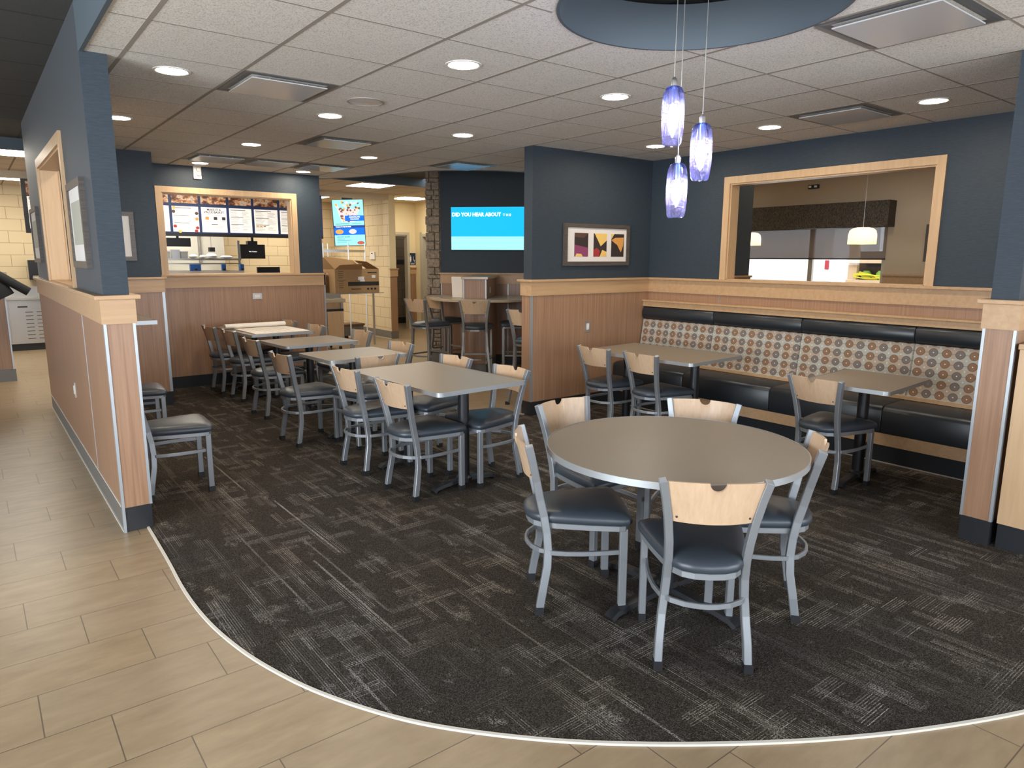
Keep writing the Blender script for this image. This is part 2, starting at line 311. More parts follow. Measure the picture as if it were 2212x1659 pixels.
# ------------------------------------------------------------------ geometry helpers
class MB:
    def __init__(s): s.v = []; s.f = []
    def add(s, vs, fs):
        b = len(s.v); s.v += [tuple(p) for p in vs]; s.f += [tuple(i+b for i in f) for f in fs]; return s
    def box(s, x0, x1, y0, y1, z0, z1):
        if x0 > x1: x0, x1 = x1, x0
        if y0 > y1: y0, y1 = y1, y0
        if z0 > z1: z0, z1 = z1, z0
        vs = [(x, y, z) for z in (z0, z1) for y in (y0, y1) for x in (x0, x1)]
        return s.add(vs, [(0, 2, 3, 1), (4, 5, 7, 6), (0, 1, 5, 4), (2, 6, 7, 3), (0, 4, 6, 2), (1, 3, 7, 5)])
    def prism(s, poly, z0, z1):
        n = len(poly); ar = sum(poly[i][0]*poly[(i+1) % n][1]-poly[(i+1) % n][0]*poly[i][1] for i in range(n))
        if ar < 0: poly = poly[::-1]
        vs = [(x, y, z0) for x, y in poly]+[(x, y, z1) for x, y in poly]
        return s.add(vs, [tuple(range(n))[::-1], tuple(range(n, 2*n))]+[(i, (i+1) % n, n+(i+1) % n, n+i) for i in range(n)])
    def loft(s, rings, cap=True, closed=True):
        n = len(rings[0]); vs = [p for r in rings for p in r]; fs = []
        for k in range(len(rings)-1):
            for i in range(n if closed else n-1):
                j = (i+1) % n; fs.append((k*n+i, k*n+j, (k+1)*n+j, (k+1)*n+i))
        if cap: fs += [tuple(range(n))[::-1], tuple((len(rings)-1)*n+i for i in range(n))]
        return s.add(vs, fs)
    def sweep(s, path, prof, ref=(0, 0, 1), closed=False):
        # prof: list of (a, b) ; a along side = tangent x ref, b along the other normal
        P = [Vector(p) for p in path]; n = len(P); rings = []
        for i in range(n):
            t = (P[(i+1) % n]-P[i-1]) if closed else (P[min(i+1, n-1)]-P[max(i-1, 0)])
            t.normalize(); side = t.cross(Vector(ref)); side.normalize(); nn = side.cross(t)
            rings.append([tuple(P[i]+side*a_+nn*b_) for a_, b_ in prof])
        if closed: rings.append(rings[0])
        return s.loft(rings, cap=not closed)
    def tube(s, path, r, n=8, ref=(0, 0, 1), closed=False):
        return s.sweep(path, [(r*math.cos(2*PI*k/n), r*math.sin(2*PI*k/n)) for k in range(n)], ref, closed)
    def lathe(s, prof, c=(0, 0, 0), n=28, cap=True):
        rings = [[(c[0]+r*math.cos(2*PI*k/n), c[1]+r*math.sin(2*PI*k/n), c[2]+z) for k in range(n)] for r, z in prof]
        return s.loft(rings, cap)
    def quad(s, a_, b_, c_, d_): return s.add([a_, b_, c_, d_], [(0, 1, 2, 3)])
    def build(s, name, mat, parent=None, smooth=False, bevel=0.0, seg=2):
        me = bpy.data.meshes.new(name); me.from_pydata(s.v, [], s.f); me.update()
        me.materials.append(MATS[mat])
        if smooth:
            me.polygons.foreach_set('use_smooth', [True]*len(me.polygons))
            try: me.set_sharp_from_angle(angle=R(40))
            except Exception: pass
        o = bpy.data.objects.new(name, me); COL.objects.link(o)
        if parent: o.parent = parent
        if bevel:
            m = o.modifiers.new('bevel', 'BEVEL'); m.width = bevel; m.segments = seg; m.limit_method = 'ANGLE'
        return o
def rect(w, h): return [(-w/2, -h/2), (w/2, -h/2), (w/2, h/2), (-w/2, h/2)]
def tag(o, label=None, cat=None, group=None, kind=None):
    if label: o['label'] = label
    if cat: o['category'] = cat
    if group: o['group'] = group
    if kind: o['kind'] = kind
    return o
def thing(name, label, cat, loc=(0, 0, 0), rz=0.0, group=None):
    o = bpy.data.objects.new(name, None); COL.objects.link(o); o.location = loc; o.rotation_euler = (0, 0, rz)
    o.empty_display_size = 0.1
    return tag(o, label, cat, group)
def kids(o): return [c for c in COL.objects if c.parent is o]
def copy_tree(o, loc, rz, label, group=None):
    kid = {}
    for c in COL.objects:
        if c.parent: kid.setdefault(c.parent, []).append(c)
    def rec(x, par):
        c = x.copy(); COL.objects.link(c)
        if par: c.parent = par
        for k in kid.get(x, []): rec(k, c)
        return c
    r = rec(o, None); r.location = loc; r.rotation_euler = (0, 0, rz); r['label'] = label
    if group: r['group'] = group
    return r
def struct(o, label=None): o['kind'] = 'structure'; 
def ST(mb, name, mat, parent=None, **kw):
    o = mb.build(name, mat, parent, **kw)
    if parent is None: o['kind'] = 'structure'
    return o
def text(s, parent, loc, size, mat, rot, align='LEFT', bold=0.0, name='lettering', ext=0.0006, sx=1.0):
    c = bpy.data.curves.new(name, 'FONT'); c.body = s; c.size = size; c.align_x = align; c.extrude = ext; c.offset = bold
    c.materials.append(MATS[mat]); c.resolution_u = 2
    o = bpy.data.objects.new('lettering_tmp', c); COL.objects.link(o)
    me = bpy.data.meshes.new_from_object(o.evaluated_get(bpy.context.evaluated_depsgraph_get())); bpy.data.objects.remove(o)
    me.name = name; o = bpy.data.objects.new(name, me); COL.objects.link(o); o.parent = parent; o.location = loc; o.rotation_euler = rot; o.scale = (sx, 1, 1)
    return o

# ------------------------------------------------------------------ floor
CARPET_CURVE = [(0.70, 4.47), (0.688, 3.91), (0.673, 3.456), (0.686, 3.09), (0.731, 2.773), (0.796, 2.518), (0.885, 2.276), (1.029, 2.004),
                (1.184, 1.793), (1.404, 1.559), (1.639, 1.356), (1.89, 1.168), (2.16, 0.989), (2.464, 0.818), (2.845, 0.641), (3.25, 0.50), (3.7, 0.40), (4.3, 0.33), (5.0, 0.30), (6.25, 0.30)]
def smooth_curve(pts, sub=5):
    out = []
    for i in range(len(pts)-1):
        p0 = Vector(pts[max(i-1, 0)]); p1 = Vector(pts[i]); p2 = Vector(pts[i+1]); p3 = Vector(pts[min(i+2, len(pts)-1)])
        for k in range(sub):
            t = k/sub
            q = 0.5*((2*p1)+(-p0+p2)*t+(2*p0-5*p1+4*p2-p3)*t*t+(-p0+3*p1-3*p2+p3)*t**3); out.append((q.x, q.y))
    out.append(tuple(pts[-1])); return out
NEAR = smooth_curve(CARPET_CURVE)
FARC = smooth_curve([(4.50, 5.46), (4.40, 5.52), (4.229, 5.723), (4.058, 5.991), (3.95, 6.35), (3.89, 6.9), (3.87, 7.8), (3.865, 9.19)])
ST(MB().box(-5, 14, -6, 18, -0.08, 0.0), 'floor', 'floor_tile')
carpet_poly = NEAR+[(6.25, 5.46)]+FARC+[(1.64, 9.19), (1.64, 8.23), (0.70, 8.23)]
o = ST(MB().prism(carpet_poly, -0.01, 0.006), 'floor_carpet', 'carpet')
ST(MB().sweep([(x, y, 0.004) for x, y in NEAR], rect(0.013, 0.009)), 'trim_1', 'white_grout')
ST(MB().sweep([(x, y, 0.004) for x, y in FARC], rect(0.013, 0.009)), 'trim_2', 'white_grout')

# ------------------------------------------------------------------ ceiling
ZC, ZD, ZK = 2.678, 2.92, 2.80
GX, GY, G = 0.783, 3.116, 0.6096
HC, HR = (2.625, 2.055), 0.615
ceil_near = smooth_curve([(0.598, 4.5), (0.598, 3.9), (0.600, 3.456), (0.62, 3.09), (0.67, 2.77), (0.745, 2.50), (0.84, 2.25), (0.98, 1.98), (1.13, 1.77), (1.36, 1.53), (1.60, 1.31),
    (1.85, 1.12), (2.12, 0.94), (2.43, 0.77), (2.82, 0.59), (3.2, 0.45), (3.7, 0.34), (4.3, 0.27), (5.0, 0.24), (6.30, 0.24)])
ceil_far = smooth_curve([(6.30, 7.07), (5.724, 7.13), (5.285, 7.245), (4.839, 7.613), (4.643, 7.958), (4.466, 8.493), (4.275, 9.065), (4.0, 9.512), (3.95, 9.56)])
ceil_poly = ceil_near+ceil_far+[(1.5, 9.56), (0.598, 8.5)]
hole = [(HC[0]+HR*math.cos(2*PI*k/72), HC[1]+HR*math.sin(2*PI*k/72)) for k in range(72)]
cu = bpy.data.curves.new('ceiling', 'CURVE'); cu.dimensions = '2D'; cu.fill_mode = 'BOTH'; cu.extrude = 0.01
for poly in (ceil_poly, hole):
    sp = cu.splines.new('POLY'); sp.points.add(len(poly)-1); sp.use_cyclic_u = True
    for p_, (x_, y_) in zip(sp.points, poly): p_.co = (x_, y_, 0, 1)
co = bpy.data.objects.new('ceiling_tmp', cu); COL.objects.link(co)
dg = bpy.context.evaluated_depsgraph_get(); me = bpy.data.meshes.new_from_object(co.evaluated_get(dg)); me.name = 'ceiling'
bpy.data.objects.remove(co)
me.materials.clear(); me.materials.append(MATS['ceiling_tile'])
co = bpy.data.objects.new('ceiling', me); COL.objects.link(co); co.location = (0, 0, ZC+0.010); co['kind'] = 'structure'
def inside(x, y):
    c = False; n = len(ceil_poly)
    for i in range(n):
        x1, y1 = ceil_poly[i]; x2, y2 = ceil_poly[(i+1) % n]
        if (y1 > y) != (y2 > y) and x < (x2-x1)*(y-y1)/(y2-y1)+x1: c = not c
    return c and math.hypot(x-HC[0], y-HC[1]) > HR+0.012
VENTS = [(1, 2), (4, -3), (7, -1), (3, 5), (2, 8), (3, 8), (4, 8), (6, 6)]
grid = MB(); st = 0.03
for i in range(-1, 10):
    x = GX+G*i; y = 0.1; run = None
    while y < 9.6:
        ok = inside(x-0.012, y) and inside(x+0.012, y)
        if ok and run is None: run = y
        if not ok and run is not None: grid.box(x-0.011, x+0.011, run, y-st/2, ZC-0.0015, ZC+0.001); run = None
        y += st
    if run is not None: grid.box(x-0.011, x+0.011, run, 9.55, ZC-0.0015, ZC+0.001)
for j in range(-6, 12):
    y = GY+G*j; x = 0.5; run = None
    while x < 6.3:
        ok = inside(x, y-0.012) and inside(x, y+0.012)
        if ok and run is None: run = x
        if not ok and run is not None: grid.box(run, x-st/2, y-0.006, y+0.006, ZC-0.0012, ZC+0.001); run = None
        x += st
    if run is not None: grid.box(run, 6.29, y-0.006, y+0.006, ZC-0.0012, ZC+0.001)
ST(grid, 'ceiling_grid', 'ceiling_grid_metal')
# soffit faces of the dropped ceiling, ring of the round opening
ST(MB().sweep([(x, y, (ZC+ZD)/2+0.003) for x, y in ceil_near], rect(0.02, ZD-ZC+0.02)), 'trim_3', 'blue_paint')
ST(MB().sweep([(x, y, (ZC+ZD)/2+0.003) for x, y in ceil_far], rect(0.02, ZD-ZC+0.02)), 'trim_4', 'blue_paint')
rg = MB(); prof = [(HR-0.004, ZC-0.006), (HR-0.004, ZD-0.03), (HR+0.010, ZD-0.03), (HR+0.010, ZC-0.006)]
rg.loft([[(HC[0]+r*math.cos(2*PI*k/72), HC[1]+r*math.sin(2*PI*k/72), z) for k in range(72)] for r, z in prof+[prof[0]]], cap=False)
ST(rg, 'trim_5', 'blue_paint', smooth=True)
ST(MB().prism([(-5, -3.3), (6.75, -3.3), (6.75, 1.0), (6.31, 1.0), (6.31, 10.62), (-5, 9.263)], ZD, ZD+0.06), 'ceiling_dark', 'dark_ceiling_tile')
ST(MB().box(6.31, 10.8, 0.9, 10.2, 2.95, 3.01), 'ceiling_far_room', 'ceiling_tile')
ST(MB().prism([(-5, 9.263), (9.6, 11.015), (9.6, 15.6), (-5, 15.6)], ZK, ZK+0.06), 'ceiling_kitchen', 'kitchen_ceiling_tile')
ST(MB().prism([(-5, 9.243), (9.6, 10.995), (9.6, 11.035), (-5, 9.283)], ZK-0.01, ZD+0.06), 'trim_6', 'blue_paint')
ST(MB().box(-5, 6.6, 12.40, 12.48, 2.70, ZK), 'trim_7', 'tan_ceiling_tile')

def vent(i, j, label):
    x0 = GX+G*i+0.012; x1 = x0+G-0.024; y0 = GY+G*j+0.012; y1 = y0+G-0.024; cx, cy = (x0+x1)/2, (y0+y1)/2
    t = thing('ceiling_diffuser', label, 'air vent', (cx, cy, ZC), 0, 'square ceiling diffusers')
    h = (x1-x0)/2; w = 0.235
    fr = MB()   # sloped cone frame around the plaque, hanging a little below the tiles
    def ring(a_, z): return [(-a_, -a_, z), (a_, -a_, z), (a_, a_, z), (-a_, a_, z)]
    fr.loft([ring(h, -0.003), ring(h-0.018, -0.004), ring(w+0.01, -0.001), ring(w+0.004, -0.001)], cap=False)
    fr.build('frame', 'vent_cavity', t)
    MB().box(-w, w, -w, w, -0.020, -0.014).build('plaque', 'vent_paint', t)
    hk = MB()
    for sx in (-1, 1):
        for sy in (-1, 1): hk.box(sx*0.12-0.003, sx*0.12+0.003, sy*0.20-0.003, sy*0.20+0.003, -0.014, -0.001)
    hk.build('hanger', 'steel', t)
for (i, j), lb in zip(VENTS, ['square metal ceiling diffuser nearest the blue wall end, reflecting warm light', 'large square ceiling diffuser at top right, nearest the round opening',
    'square ceiling diffuser in front of the pass-through window on the right', 'square ceiling diffuser in mid ceiling behind the round speaker', 'pale square ceiling diffuser, left one of three by the kitchen window wall',
    'pale square ceiling diffuser, middle one of three by the kitchen window wall', 'pale square ceiling diffuser, right one of three by the kitchen window wall', 'pale square ceiling diffuser above the high bar counter']):
    vent(i, j, lb)
DL = [(1.072, 4.629, 'round recessed downlight nearest the blue wall end'), (2.334, 3.458, 'round recessed downlight at top centre, nearest the round ceiling opening'), (1.065, 6.402, 'round recessed downlight half hidden by the blue wall end'),
      (2.332, 5.288, 'round recessed downlight beside the round ceiling speaker'), (2.304, 7.08, 'round recessed downlight above the third table of the row'), (2.272, 8.829, 'round recessed downlight just above the emergency light'),
      (3.607, 5.362, 'round recessed downlight in mid ceiling left of the partition'), (3.59, 7.167, 'round recessed downlight left of the high bar counter'), (4.882, 7.283, 'round recessed downlight right above the television wall'),
      (3.523, 8.882, 'round recessed downlight over the right end of the kitchen window wall'), (3.572, 3.475, 'round recessed downlight left of the blue glass pendants'), (5.371, 3.45, 'round recessed downlight right of the blue glass pendants'),
      (5.363, 2.199, 'round recessed downlight at far right of the ceiling'), (5.407, 4.701, 'round recessed downlight in the corner behind the blue glass pendants')]
for n_, (x, y, lb) in enumerate(DL):
    t = thing('downlight', lb, 'ceiling light', (x, y, ZC), 0, 'recessed downlights')
    MB().lathe([(0.103, 0.0), (0.103, -0.004), (0.092, -0.006), (0.084, -0.003), (0.084, 0.0)], n=32, cap=False).build('trim_ring', 'white_plastic' if n_ else 'white_plastic', t, smooth=True)
    MB().lathe([(0.0845, -0.002), (0.06, -0.0035), (0.001, -0.004)], n=32).build('lens', 'downlight_lens', t)
t = thing('ceiling_speaker', 'round white ceiling speaker grille among the tiles', 'speaker', (2.322, 4.659, ZC))
MB().lathe([(0.128, 0.0), (0.128, -0.006), (0.116, -0.008), (0.114, -0.005)], n=32).build('rim', 'ceiling_grid_metal', t, smooth=True)
MB().lathe([(0.114, -0.005), (0.05, -0.009), (0.001, -0.010)], n=32).build('grille', 'vent_paint', t)

# ------------------------------------------------------------------ walls with wainscot
LZ0, LZ1, LZ2 = 1.235, 1.372, 1.396      # band bottom, band top / cap bottom, cap top
BZ = 0.15
def wains_x(par, y, x0, x1, out, base='black_tile', seams=(), zb=LZ0, ends=(True, True)):
    """wainscot on a wall face at y, running along x; out = -1 faces -y, +1 faces +y"""
    p = 0.012*out
    MB().box(x0, x1, y, y+p, BZ, zb).build('laminate_panel', 'brown_laminate', par)
    MB().box(x0, x1, y, y+0.024*out, zb, LZ1).build('ledge_band', 'maple_trim', par)
    MB().box(x0-0.0, x1+0.0, y, y+0.050*out, LZ1, LZ2).build('ledge_cap', 'maple_trim', par, bevel=0.004)
    MB().box(x0, x1, y, y+0.011*out, 0.004, BZ).build('base_tile', base, par)
    for s in seams: MB().box(s-0.004, s+0.004, y, y+0.015*out, BZ, zb).build('metal_strip', 'silver_strip', par)
def wains_y(par, x, y0, y1, out, base='black_tile', seams=(), zb=LZ0):
    MB().box(x, x+0.012*out, y0, y1, BZ, zb).build('laminate_panel', 'brown_laminate', par)
    MB().box(x, x+0.024*out, y0, y1, zb, LZ1).build('ledge_band', 'maple_trim', par)
    MB().box(x, x+0.050*out, y0, y1, LZ1, LZ2).build('ledge_cap', 'maple_trim', par, bevel=0.004)
    MB().box(x, x+0.011*out, y0, y1, 0.004, BZ).build('base_tile', base, par)
    for s in seams: MB().box(x, x+0.015*out, s-0.004, s+0.004, BZ, zb).build('metal_strip', 'silver_strip', par)
def wall_with_hole_y(name, x0, x1, y0, y1, ztop, oy0, oy1, oz0, oz1, mat):     # wall running along y
    m = MB(); m.box(x0, x1, y0, oy0, 0, ztop); m.box(x0, x1, oy1, y1, 0, ztop); m.box(x0, x1, oy0, oy1, 0, oz0); m.box(x0, x1, oy0, oy1, oz1, ztop)
    return ST(m, name, mat)
def wall_with_hole_x(name, x0, x1, y0, y1, ztop, ox0, ox1, oz0, oz1, mat):
    m = MB(); m.box(x0, ox0, y0, y1, 0, ztop); m.box(ox1, x1, y0, y1, 0, ztop); m.box(ox0, ox1, y0, y1, 0, oz0); m.box(ox0, ox1, y0, y1, oz1, ztop)
    return ST(m, name, mat)

# left wall
def wrap(par, x0, x1, y0, y1):
    """laminate, ledge band and cap boxed round a wall stub"""
    MB().box(x0-0.012, x1+0.012, y0-0.012, y1+0.012, BZ, LZ0).build('laminate_panel', 'brown_laminate', par)
    MB().box(x0-0.024, x1+0.024, y0-0.024, y1+0.024, LZ0, LZ1).build('ledge_band', 'maple_trim', par)
    MB().box(x0-0.050, x1+0.050, y0-0.050, y1+0.050, LZ1, LZ2).build('ledge_cap', 'maple_trim', par, bevel=0.004)
XL0, XL1, YL = 0.588, 0.718, 4.480
wl = wall_with_hole_y('wall_left', XL0, XL1, YL, 8.80, ZD, 5.70, 7.42, LZ2, 2.352, 'blue_wallpaper')
wrap(wl, XL0, XL1, YL, 8.80)
MB().box(XL0-0.011, XL0+0.001, YL-0.002, 8.81, 0.004, BZ).build('base_tile', 'grey_base_tile', wl)
MB().box(XL0+0.001, XL1+0.011, YL-0.011, 8.81, 0.004, BZ).build('base_tile', 'black_tile', wl)
MB().box(XL0-0.016, XL0-0.001, YL-0.016, YL-0.012, 0.0, LZ0).box(XL0-0.016, XL0-0.012, YL-0.012, YL+0.012, 0.0, LZ0).build('corner_strip', 'silver_strip', wl)
MB().box(XL1+0.001, XL1+0.016, YL-0.016, YL-0.012, BZ, LZ0).box(XL1+0.012, XL1+0.016, YL-0.012, YL+0.012, BZ, LZ0).build('corner_strip', 'silver_strip', wl)
MB().box(XL0-0.015, XL0-0.012, 5.414, 5.422, BZ, LZ0).build('metal_strip', 'silver_strip', wl)
MB().box(XL0-0.016, XL0-0.010, YL, 8.8, BZ-0.002, BZ+0.008).box(XL0-0.018, XL0-0.010, YL, 8.8, 0.0, 0.010).build('edge_strip', 'white_grout', wl)
def frame_y(name, x0, x1, y0, y1, z0, z1, wdt, lining=True, both=True, lz=None):
    """timber casing round an opening in a wall running along y: oy0..y1 is the clear opening; returns parent"""
    t = thing(name, None, None); t['kind'] = 'structure'
    for k, (xa, xb) in enumerate(((x0-0.018, x0), (x1, x1+0.018))):
        if k == 1 and not both: continue
        m = MB(); m.box(xa, xb, y0-wdt, y0, z0, z1+wdt); m.box(xa, xb, y1, y1+wdt, z0, z1+wdt); m.box(xa, xb, y0, y1, z1, z1+wdt)
        m.build('casing', 'maple_panel', t)
    m = MB(); m.box(x0, x1, y0, y0+0.014, z0, z1); m.box(x0, x1, y1-0.014, y1, z0, z1); m.box(x0, x1, y0+0.014, y1-0.014, z1-0.014, z1); m.box(x0, x1, y0, y1, z0-0.002, z0+0.006)
    m.build('lining', 'maple_panel', t); return t
def frame_x(name, y0, y1, x0, x1, z0, z1, wdt):
    t = thing(name, None, None); t['kind'] = 'structure'
    for (ya, yb) in ((y0-0.018, y0), (y1, y1+0.018)):
        m = MB(); m.box(x0-wdt, x0, ya, yb, z0, z1+wdt); m.box(x1, x1+wdt, ya, yb, z0, z1+wdt); m.box(x0, x1, ya, yb, z1, z1+wdt)
        m.build('casing', 'maple_panel', t)
    m = MB(); m.box(x0, x0+0.014, y0, y1, z0, z1); m.box(x1-0.014, x1, y0, y1, z0, z1); m.box(x0+0.014, x1-0.014, y0, y1, z1-0.014, z1); m.box(x0, x1, y0, y1, z0-0.002, z0+0.006)
    m.build('lining', 'maple_panel', t); return t
frame_y('window_1', XL0, XL1, 5.70, 7.42, LZ2, 2.352, 0.075)

# step wall and kitchen-window wall
YS, XS, YB, XB = 8.232, 1.643, 9.193, 3.86
ws = ST(MB().box(XL1, XS, YS, YS+0.12, 0, ZD).box(XS-0.13, XS, YS+0.12, YB+0.13, 0, ZD), 'wall_step', 'blue_wallpaper')
wains_x(ws, YS, XL1, XS+0.012, -1)
wains_y(ws, XS, YS-0.012, YB, 1)
MB().box(XS-0.012, XS+0.016, YS-0.016, YS-0.012, BZ, LZ0).box(XS+0.012, XS+0.016, YS-0.012, YS+0.02, BZ, LZ0).build('corner_strip', 'silver_strip', ws)
wb = wall_with_hole_x('wall_back', XS, XB, YB, YB+0.13, ZD, 1.905, 3.462, LZ2, 2.357, 'blue_wallpaper')
wains_x(wb, YB, XS, XB+0.02, -1, seams=())
MB().box(XB, XB+0.024, YB-0.024, YB+0.15, LZ0, LZ1).build('ledge_band', 'maple_trim', wb)
MB().box(XB, XB+0.050, YB-0.050, YB+0.18, LZ1, LZ2).build('ledge_cap', 'maple_trim', wb)
MB().box(XB+0.000, XB+0.012, YB, YB+0.13, BZ, LZ0).build('laminate_panel', 'brown_laminate', wb)
MB().box(XB-0.004, XB+0.018, YB-0.016, YB-0.012, BZ, LZ0).box(XB+0.012, XB+0.016, YB-0.012, YB+0.02, BZ, LZ0).build('corner_strip', 'silver_strip', wb)
frame_x('window_2', YB, YB+0.13, 1.905, 3.462, LZ2, 2.357, 0.068)

# partition
XP, YP, XR = 4.442, 5.398, 6.180
wp = ST(MB().box(XP, XR+0.13, YP, YP+0.13, 0, ZC+0.15), 'wall_partition', 'blue_wallpaper')
wrap(wp, XP, XR+0.13, YP, YP+0.13)
MB().box(XP-0.011, XR+0.13, YP-0.011, YP+0.141, 0.004, BZ).build('base_tile', 'black_tile', wp)
MB().box(XP-0.012, XP+0.004, YP-0.016, YP-0.012, BZ, LZ0).box(XP-0.016, XP-0.012, YP-0.016, YP+0.006, BZ, LZ0).build('corner_strip', 'silver_strip', wp)
# right wall with pass-through
YR1 = 1.28
wr = wall_with_hole_y('wall_right', XR, XR+0.13, YR1, YP, ZD, 2.452, 4.365, LZ2, 2.350, 'blue_wallpaper')
wains_y(wr, XR, 1.41, YP, -1, seams=(4.42,))
frame_y('window_3', XR, XR+0.13, 2.452, 4.365, LZ2, 2.350, 0.068)
wn_ = ST(MB().box(4.432, XR, 1.285, 1.415, 0, ZD), 'wall_wing', 'blue_wallpaper')
wrap(wn_, 4.432, XR, 1.285, 1.415)
MB().box(4.421, XR, 1.274, 1.426, 0.004, BZ).build('base_tile', 'black_tile', wn_)
MB().box(4.416, 4.420, 1.269, 1.284, BZ, LZ0).box(4.420, 4.440, 1.269, 1.273, BZ, LZ0).build('corner_strip', 'silver_strip', wn_)
MB().box(4.416, 4.420, 1.416, 1.431, BZ, LZ0).box(4.420, 4.440, 1.427, 1.431, BZ, LZ0).build('corner_strip', 'silver_strip', wn_)

# outer shell: street side with big windows behind the viewer
bsh = ST(MB().box(-4.1, 6.6, -3.3, -3.18, 0, 0.55).box(-4.1, 6.6, -3.3, -3.18, 2.55, 3.0), 'wall_front', 'beige_paint')
for k, x in enumerate((-4.1, -3.0, 0.6, 1.9, 6.5)):
    MB().box(x, x+0.10, -3.3, -3.18, 0.55, 2.55).build('mullion', 'beige_paint', bsh)
ST(MB().box(-4.2, -4.08, -3.3, 12, 0, 0.55).box(-4.2, -4.08, -3.3, 12, 2.55, 3.0).box(-4.2, -4.08, -3.3, -0.6, 0.55, 2.55).box(-4.2, -4.08, 3.6, 12, 0.55, 2.55), 'wall_side', 'beige_paint')
ST(MB().box(6.56, 6.68, -3.3, 0.88, 0, 3.0), 'wall_side_right', 'beige_paint')
ST(MB().box(6.18, 6.68, 0.88, 1.28, 0, ZD), 'wall_right_end', 'blue_wallpaper')
ST(MB().box(6.68, 10.8, 0.9, 1.0, 0, 3.0), 'wall_far_room_near', 'beige_paint')

# ------------------------------------------------------------------ wall things
def outlet_y(x, y, z, out, label, horizontal=False, switch=False, w=0.072, h=0.118):   # on wall running along y, out = facing sign in x
    if horizontal: w, h = h, w
    t = thing('wall_outlet' if not switch else 'light_switch', label, 'outlet' if not switch else 'switch', (x, y, z))
    MB().box(0, 0.006*out, -w/2, w/2, -h/2, h/2).build('cover_plate', 'steel', t)
    MB().box(0.006*out, 0.010*out, -0.017, 0.017, -0.034, 0.034).build('socket_face', 'white_plastic', t); return t
def outlet_x(x, y, z, label, horizontal=False, switch=False, w=0.075, h=0.12):
    if horizontal: w, h = h, w
    t = thing('wall_outlet' if not switch else 'light_switch', label, 'outlet' if not switch else 'switch', (x, y, z))
    MB().box(-w/2, w/2, -0.006, 0, -h/2, h/2).build('cover_plate', 'steel', t)
    a_, b_ = (0.034, 0.017) if horizontal else (0.017, 0.034)
    MB().box(-a_, a_, -0.010, -0.006, -b_, b_).build('socket_face', 'white_plastic', t); return t
outlet_y(XL0-0.012, 6.355, 0.575, -1, 'steel electrical outlet low on the corridor side of the left wall')
outlet_x(2.945, YB-0.012, 1.108, 'steel outlet on brown panel under the kitchen window, lying sideways', horizontal=True)
outlet_x(5.21, YP-0.012, 0.885, 'steel plate with white rocker switch on the brown partition panel', switch=True)
t = thing('emergency_light', 'small white emergency light high on blue wall above the kitchen window', 'emergency light', (2.32, YB, 2.605))
MB().box(-0.045, 0.045, -0.03, 0, -0.075, 0.075).build('housing', 'white_plastic', t, bevel=0.004)
for dz in (0.035, -0.015): MB().lathe([(0.022, -0.02), (0.026, 0.0), (0.022, 0.006)], n=14).build('lamp_head', 'mat_board', t).matrix_local = Matrix.Translation((0.012, -0.05, dz)) @ Matrix.Rotation(R(90), 4, 'X')

def picture_y(x, y0, y1, z0, z1, out, label):       # hangs on a wall running along y
    t = thing('framed_picture', label, 'picture', (x, (y0+y1)/2, (z0+z1)/2)); hw, hh, fwid = (y1-y0)/2, (z1-z0)/2, 0.040
    d = 0.028*out
    m = MB(); m.box(0, d, -hw, hw, hh-fwid, hh); m.box(0, d, -hw, hw, -hh, -hh+fwid); m.box(0, d, -hw, -hw+fwid, -hh+fwid, hh-fwid); m.box(0, d, hw-fwid, hw, -hh+fwid, hh-fwid)
    m.build('frame', 'grey_wood_frame', t); MB().box(0, 0.016*out, -hw+fwid, hw-fwid, -hh+fwid, hh-fwid).build('mat', 'mat_board', t)
    MB().box(0.016*out, 0.018*out, -hw+fwid+0.07, hw-fwid-0.07, -hh+fwid+0.10, hh-fwid-0.08).build('print', 'art_print', t); return t
picture_y(XL0, 4.775, 5.42, 1.540, 2.060, -1, 'grey framed picture on the corridor side of the left wall, right of the opening')
picture_y(XL0, 7.93, 8.66, 1.548, 2.065, -1, 'grey framed picture on the corridor side of the left wall, left of the opening')
def picture_x(x0, x1, z0, z1, y, label, prints=False):
    t = thing('framed_picture', label, 'picture', ((x0+x1)/2, y, (z0+z1)/2)); hw, hh, f = (x1-x0)/2, (z1-z0)/2, 0.042
    m = MB(); m.box(-hw, hw, -0.028, 0, hh-f, hh); m.box(-hw, hw, -0.028, 0, -hh, -hh+f); m.box(-hw, -hw+f, -0.028, 0, -hh+f, hh-f); m.box(hw-f, hw, -0.028, 0, -hh+f, hh-f)
    m.build('frame', 'grey_wood_frame', t); MB().box(-hw+f, hw-f, -0.015, 0, -hh+f, hh-f).build('mat', 'mat_board', t)
    return t
picture_x(0.86, 1.42, 1.566, 2.061, YS, 'tall grey framed picture on the short dark wall behind the left wall end')
t = picture_x(4.850, 5.812, 1.531, 1.961, YP, 'wide grey framed picture of three food close-ups on the blue partition')
def poly_on(t, pts, y, mat, name):   # flat coloured shape in the picture plane (x, z)
    m = MB(); m.add([(x, y, z) for x, z in pts], [tuple(range(len(pts)))]); return m.build(name, mat, t)
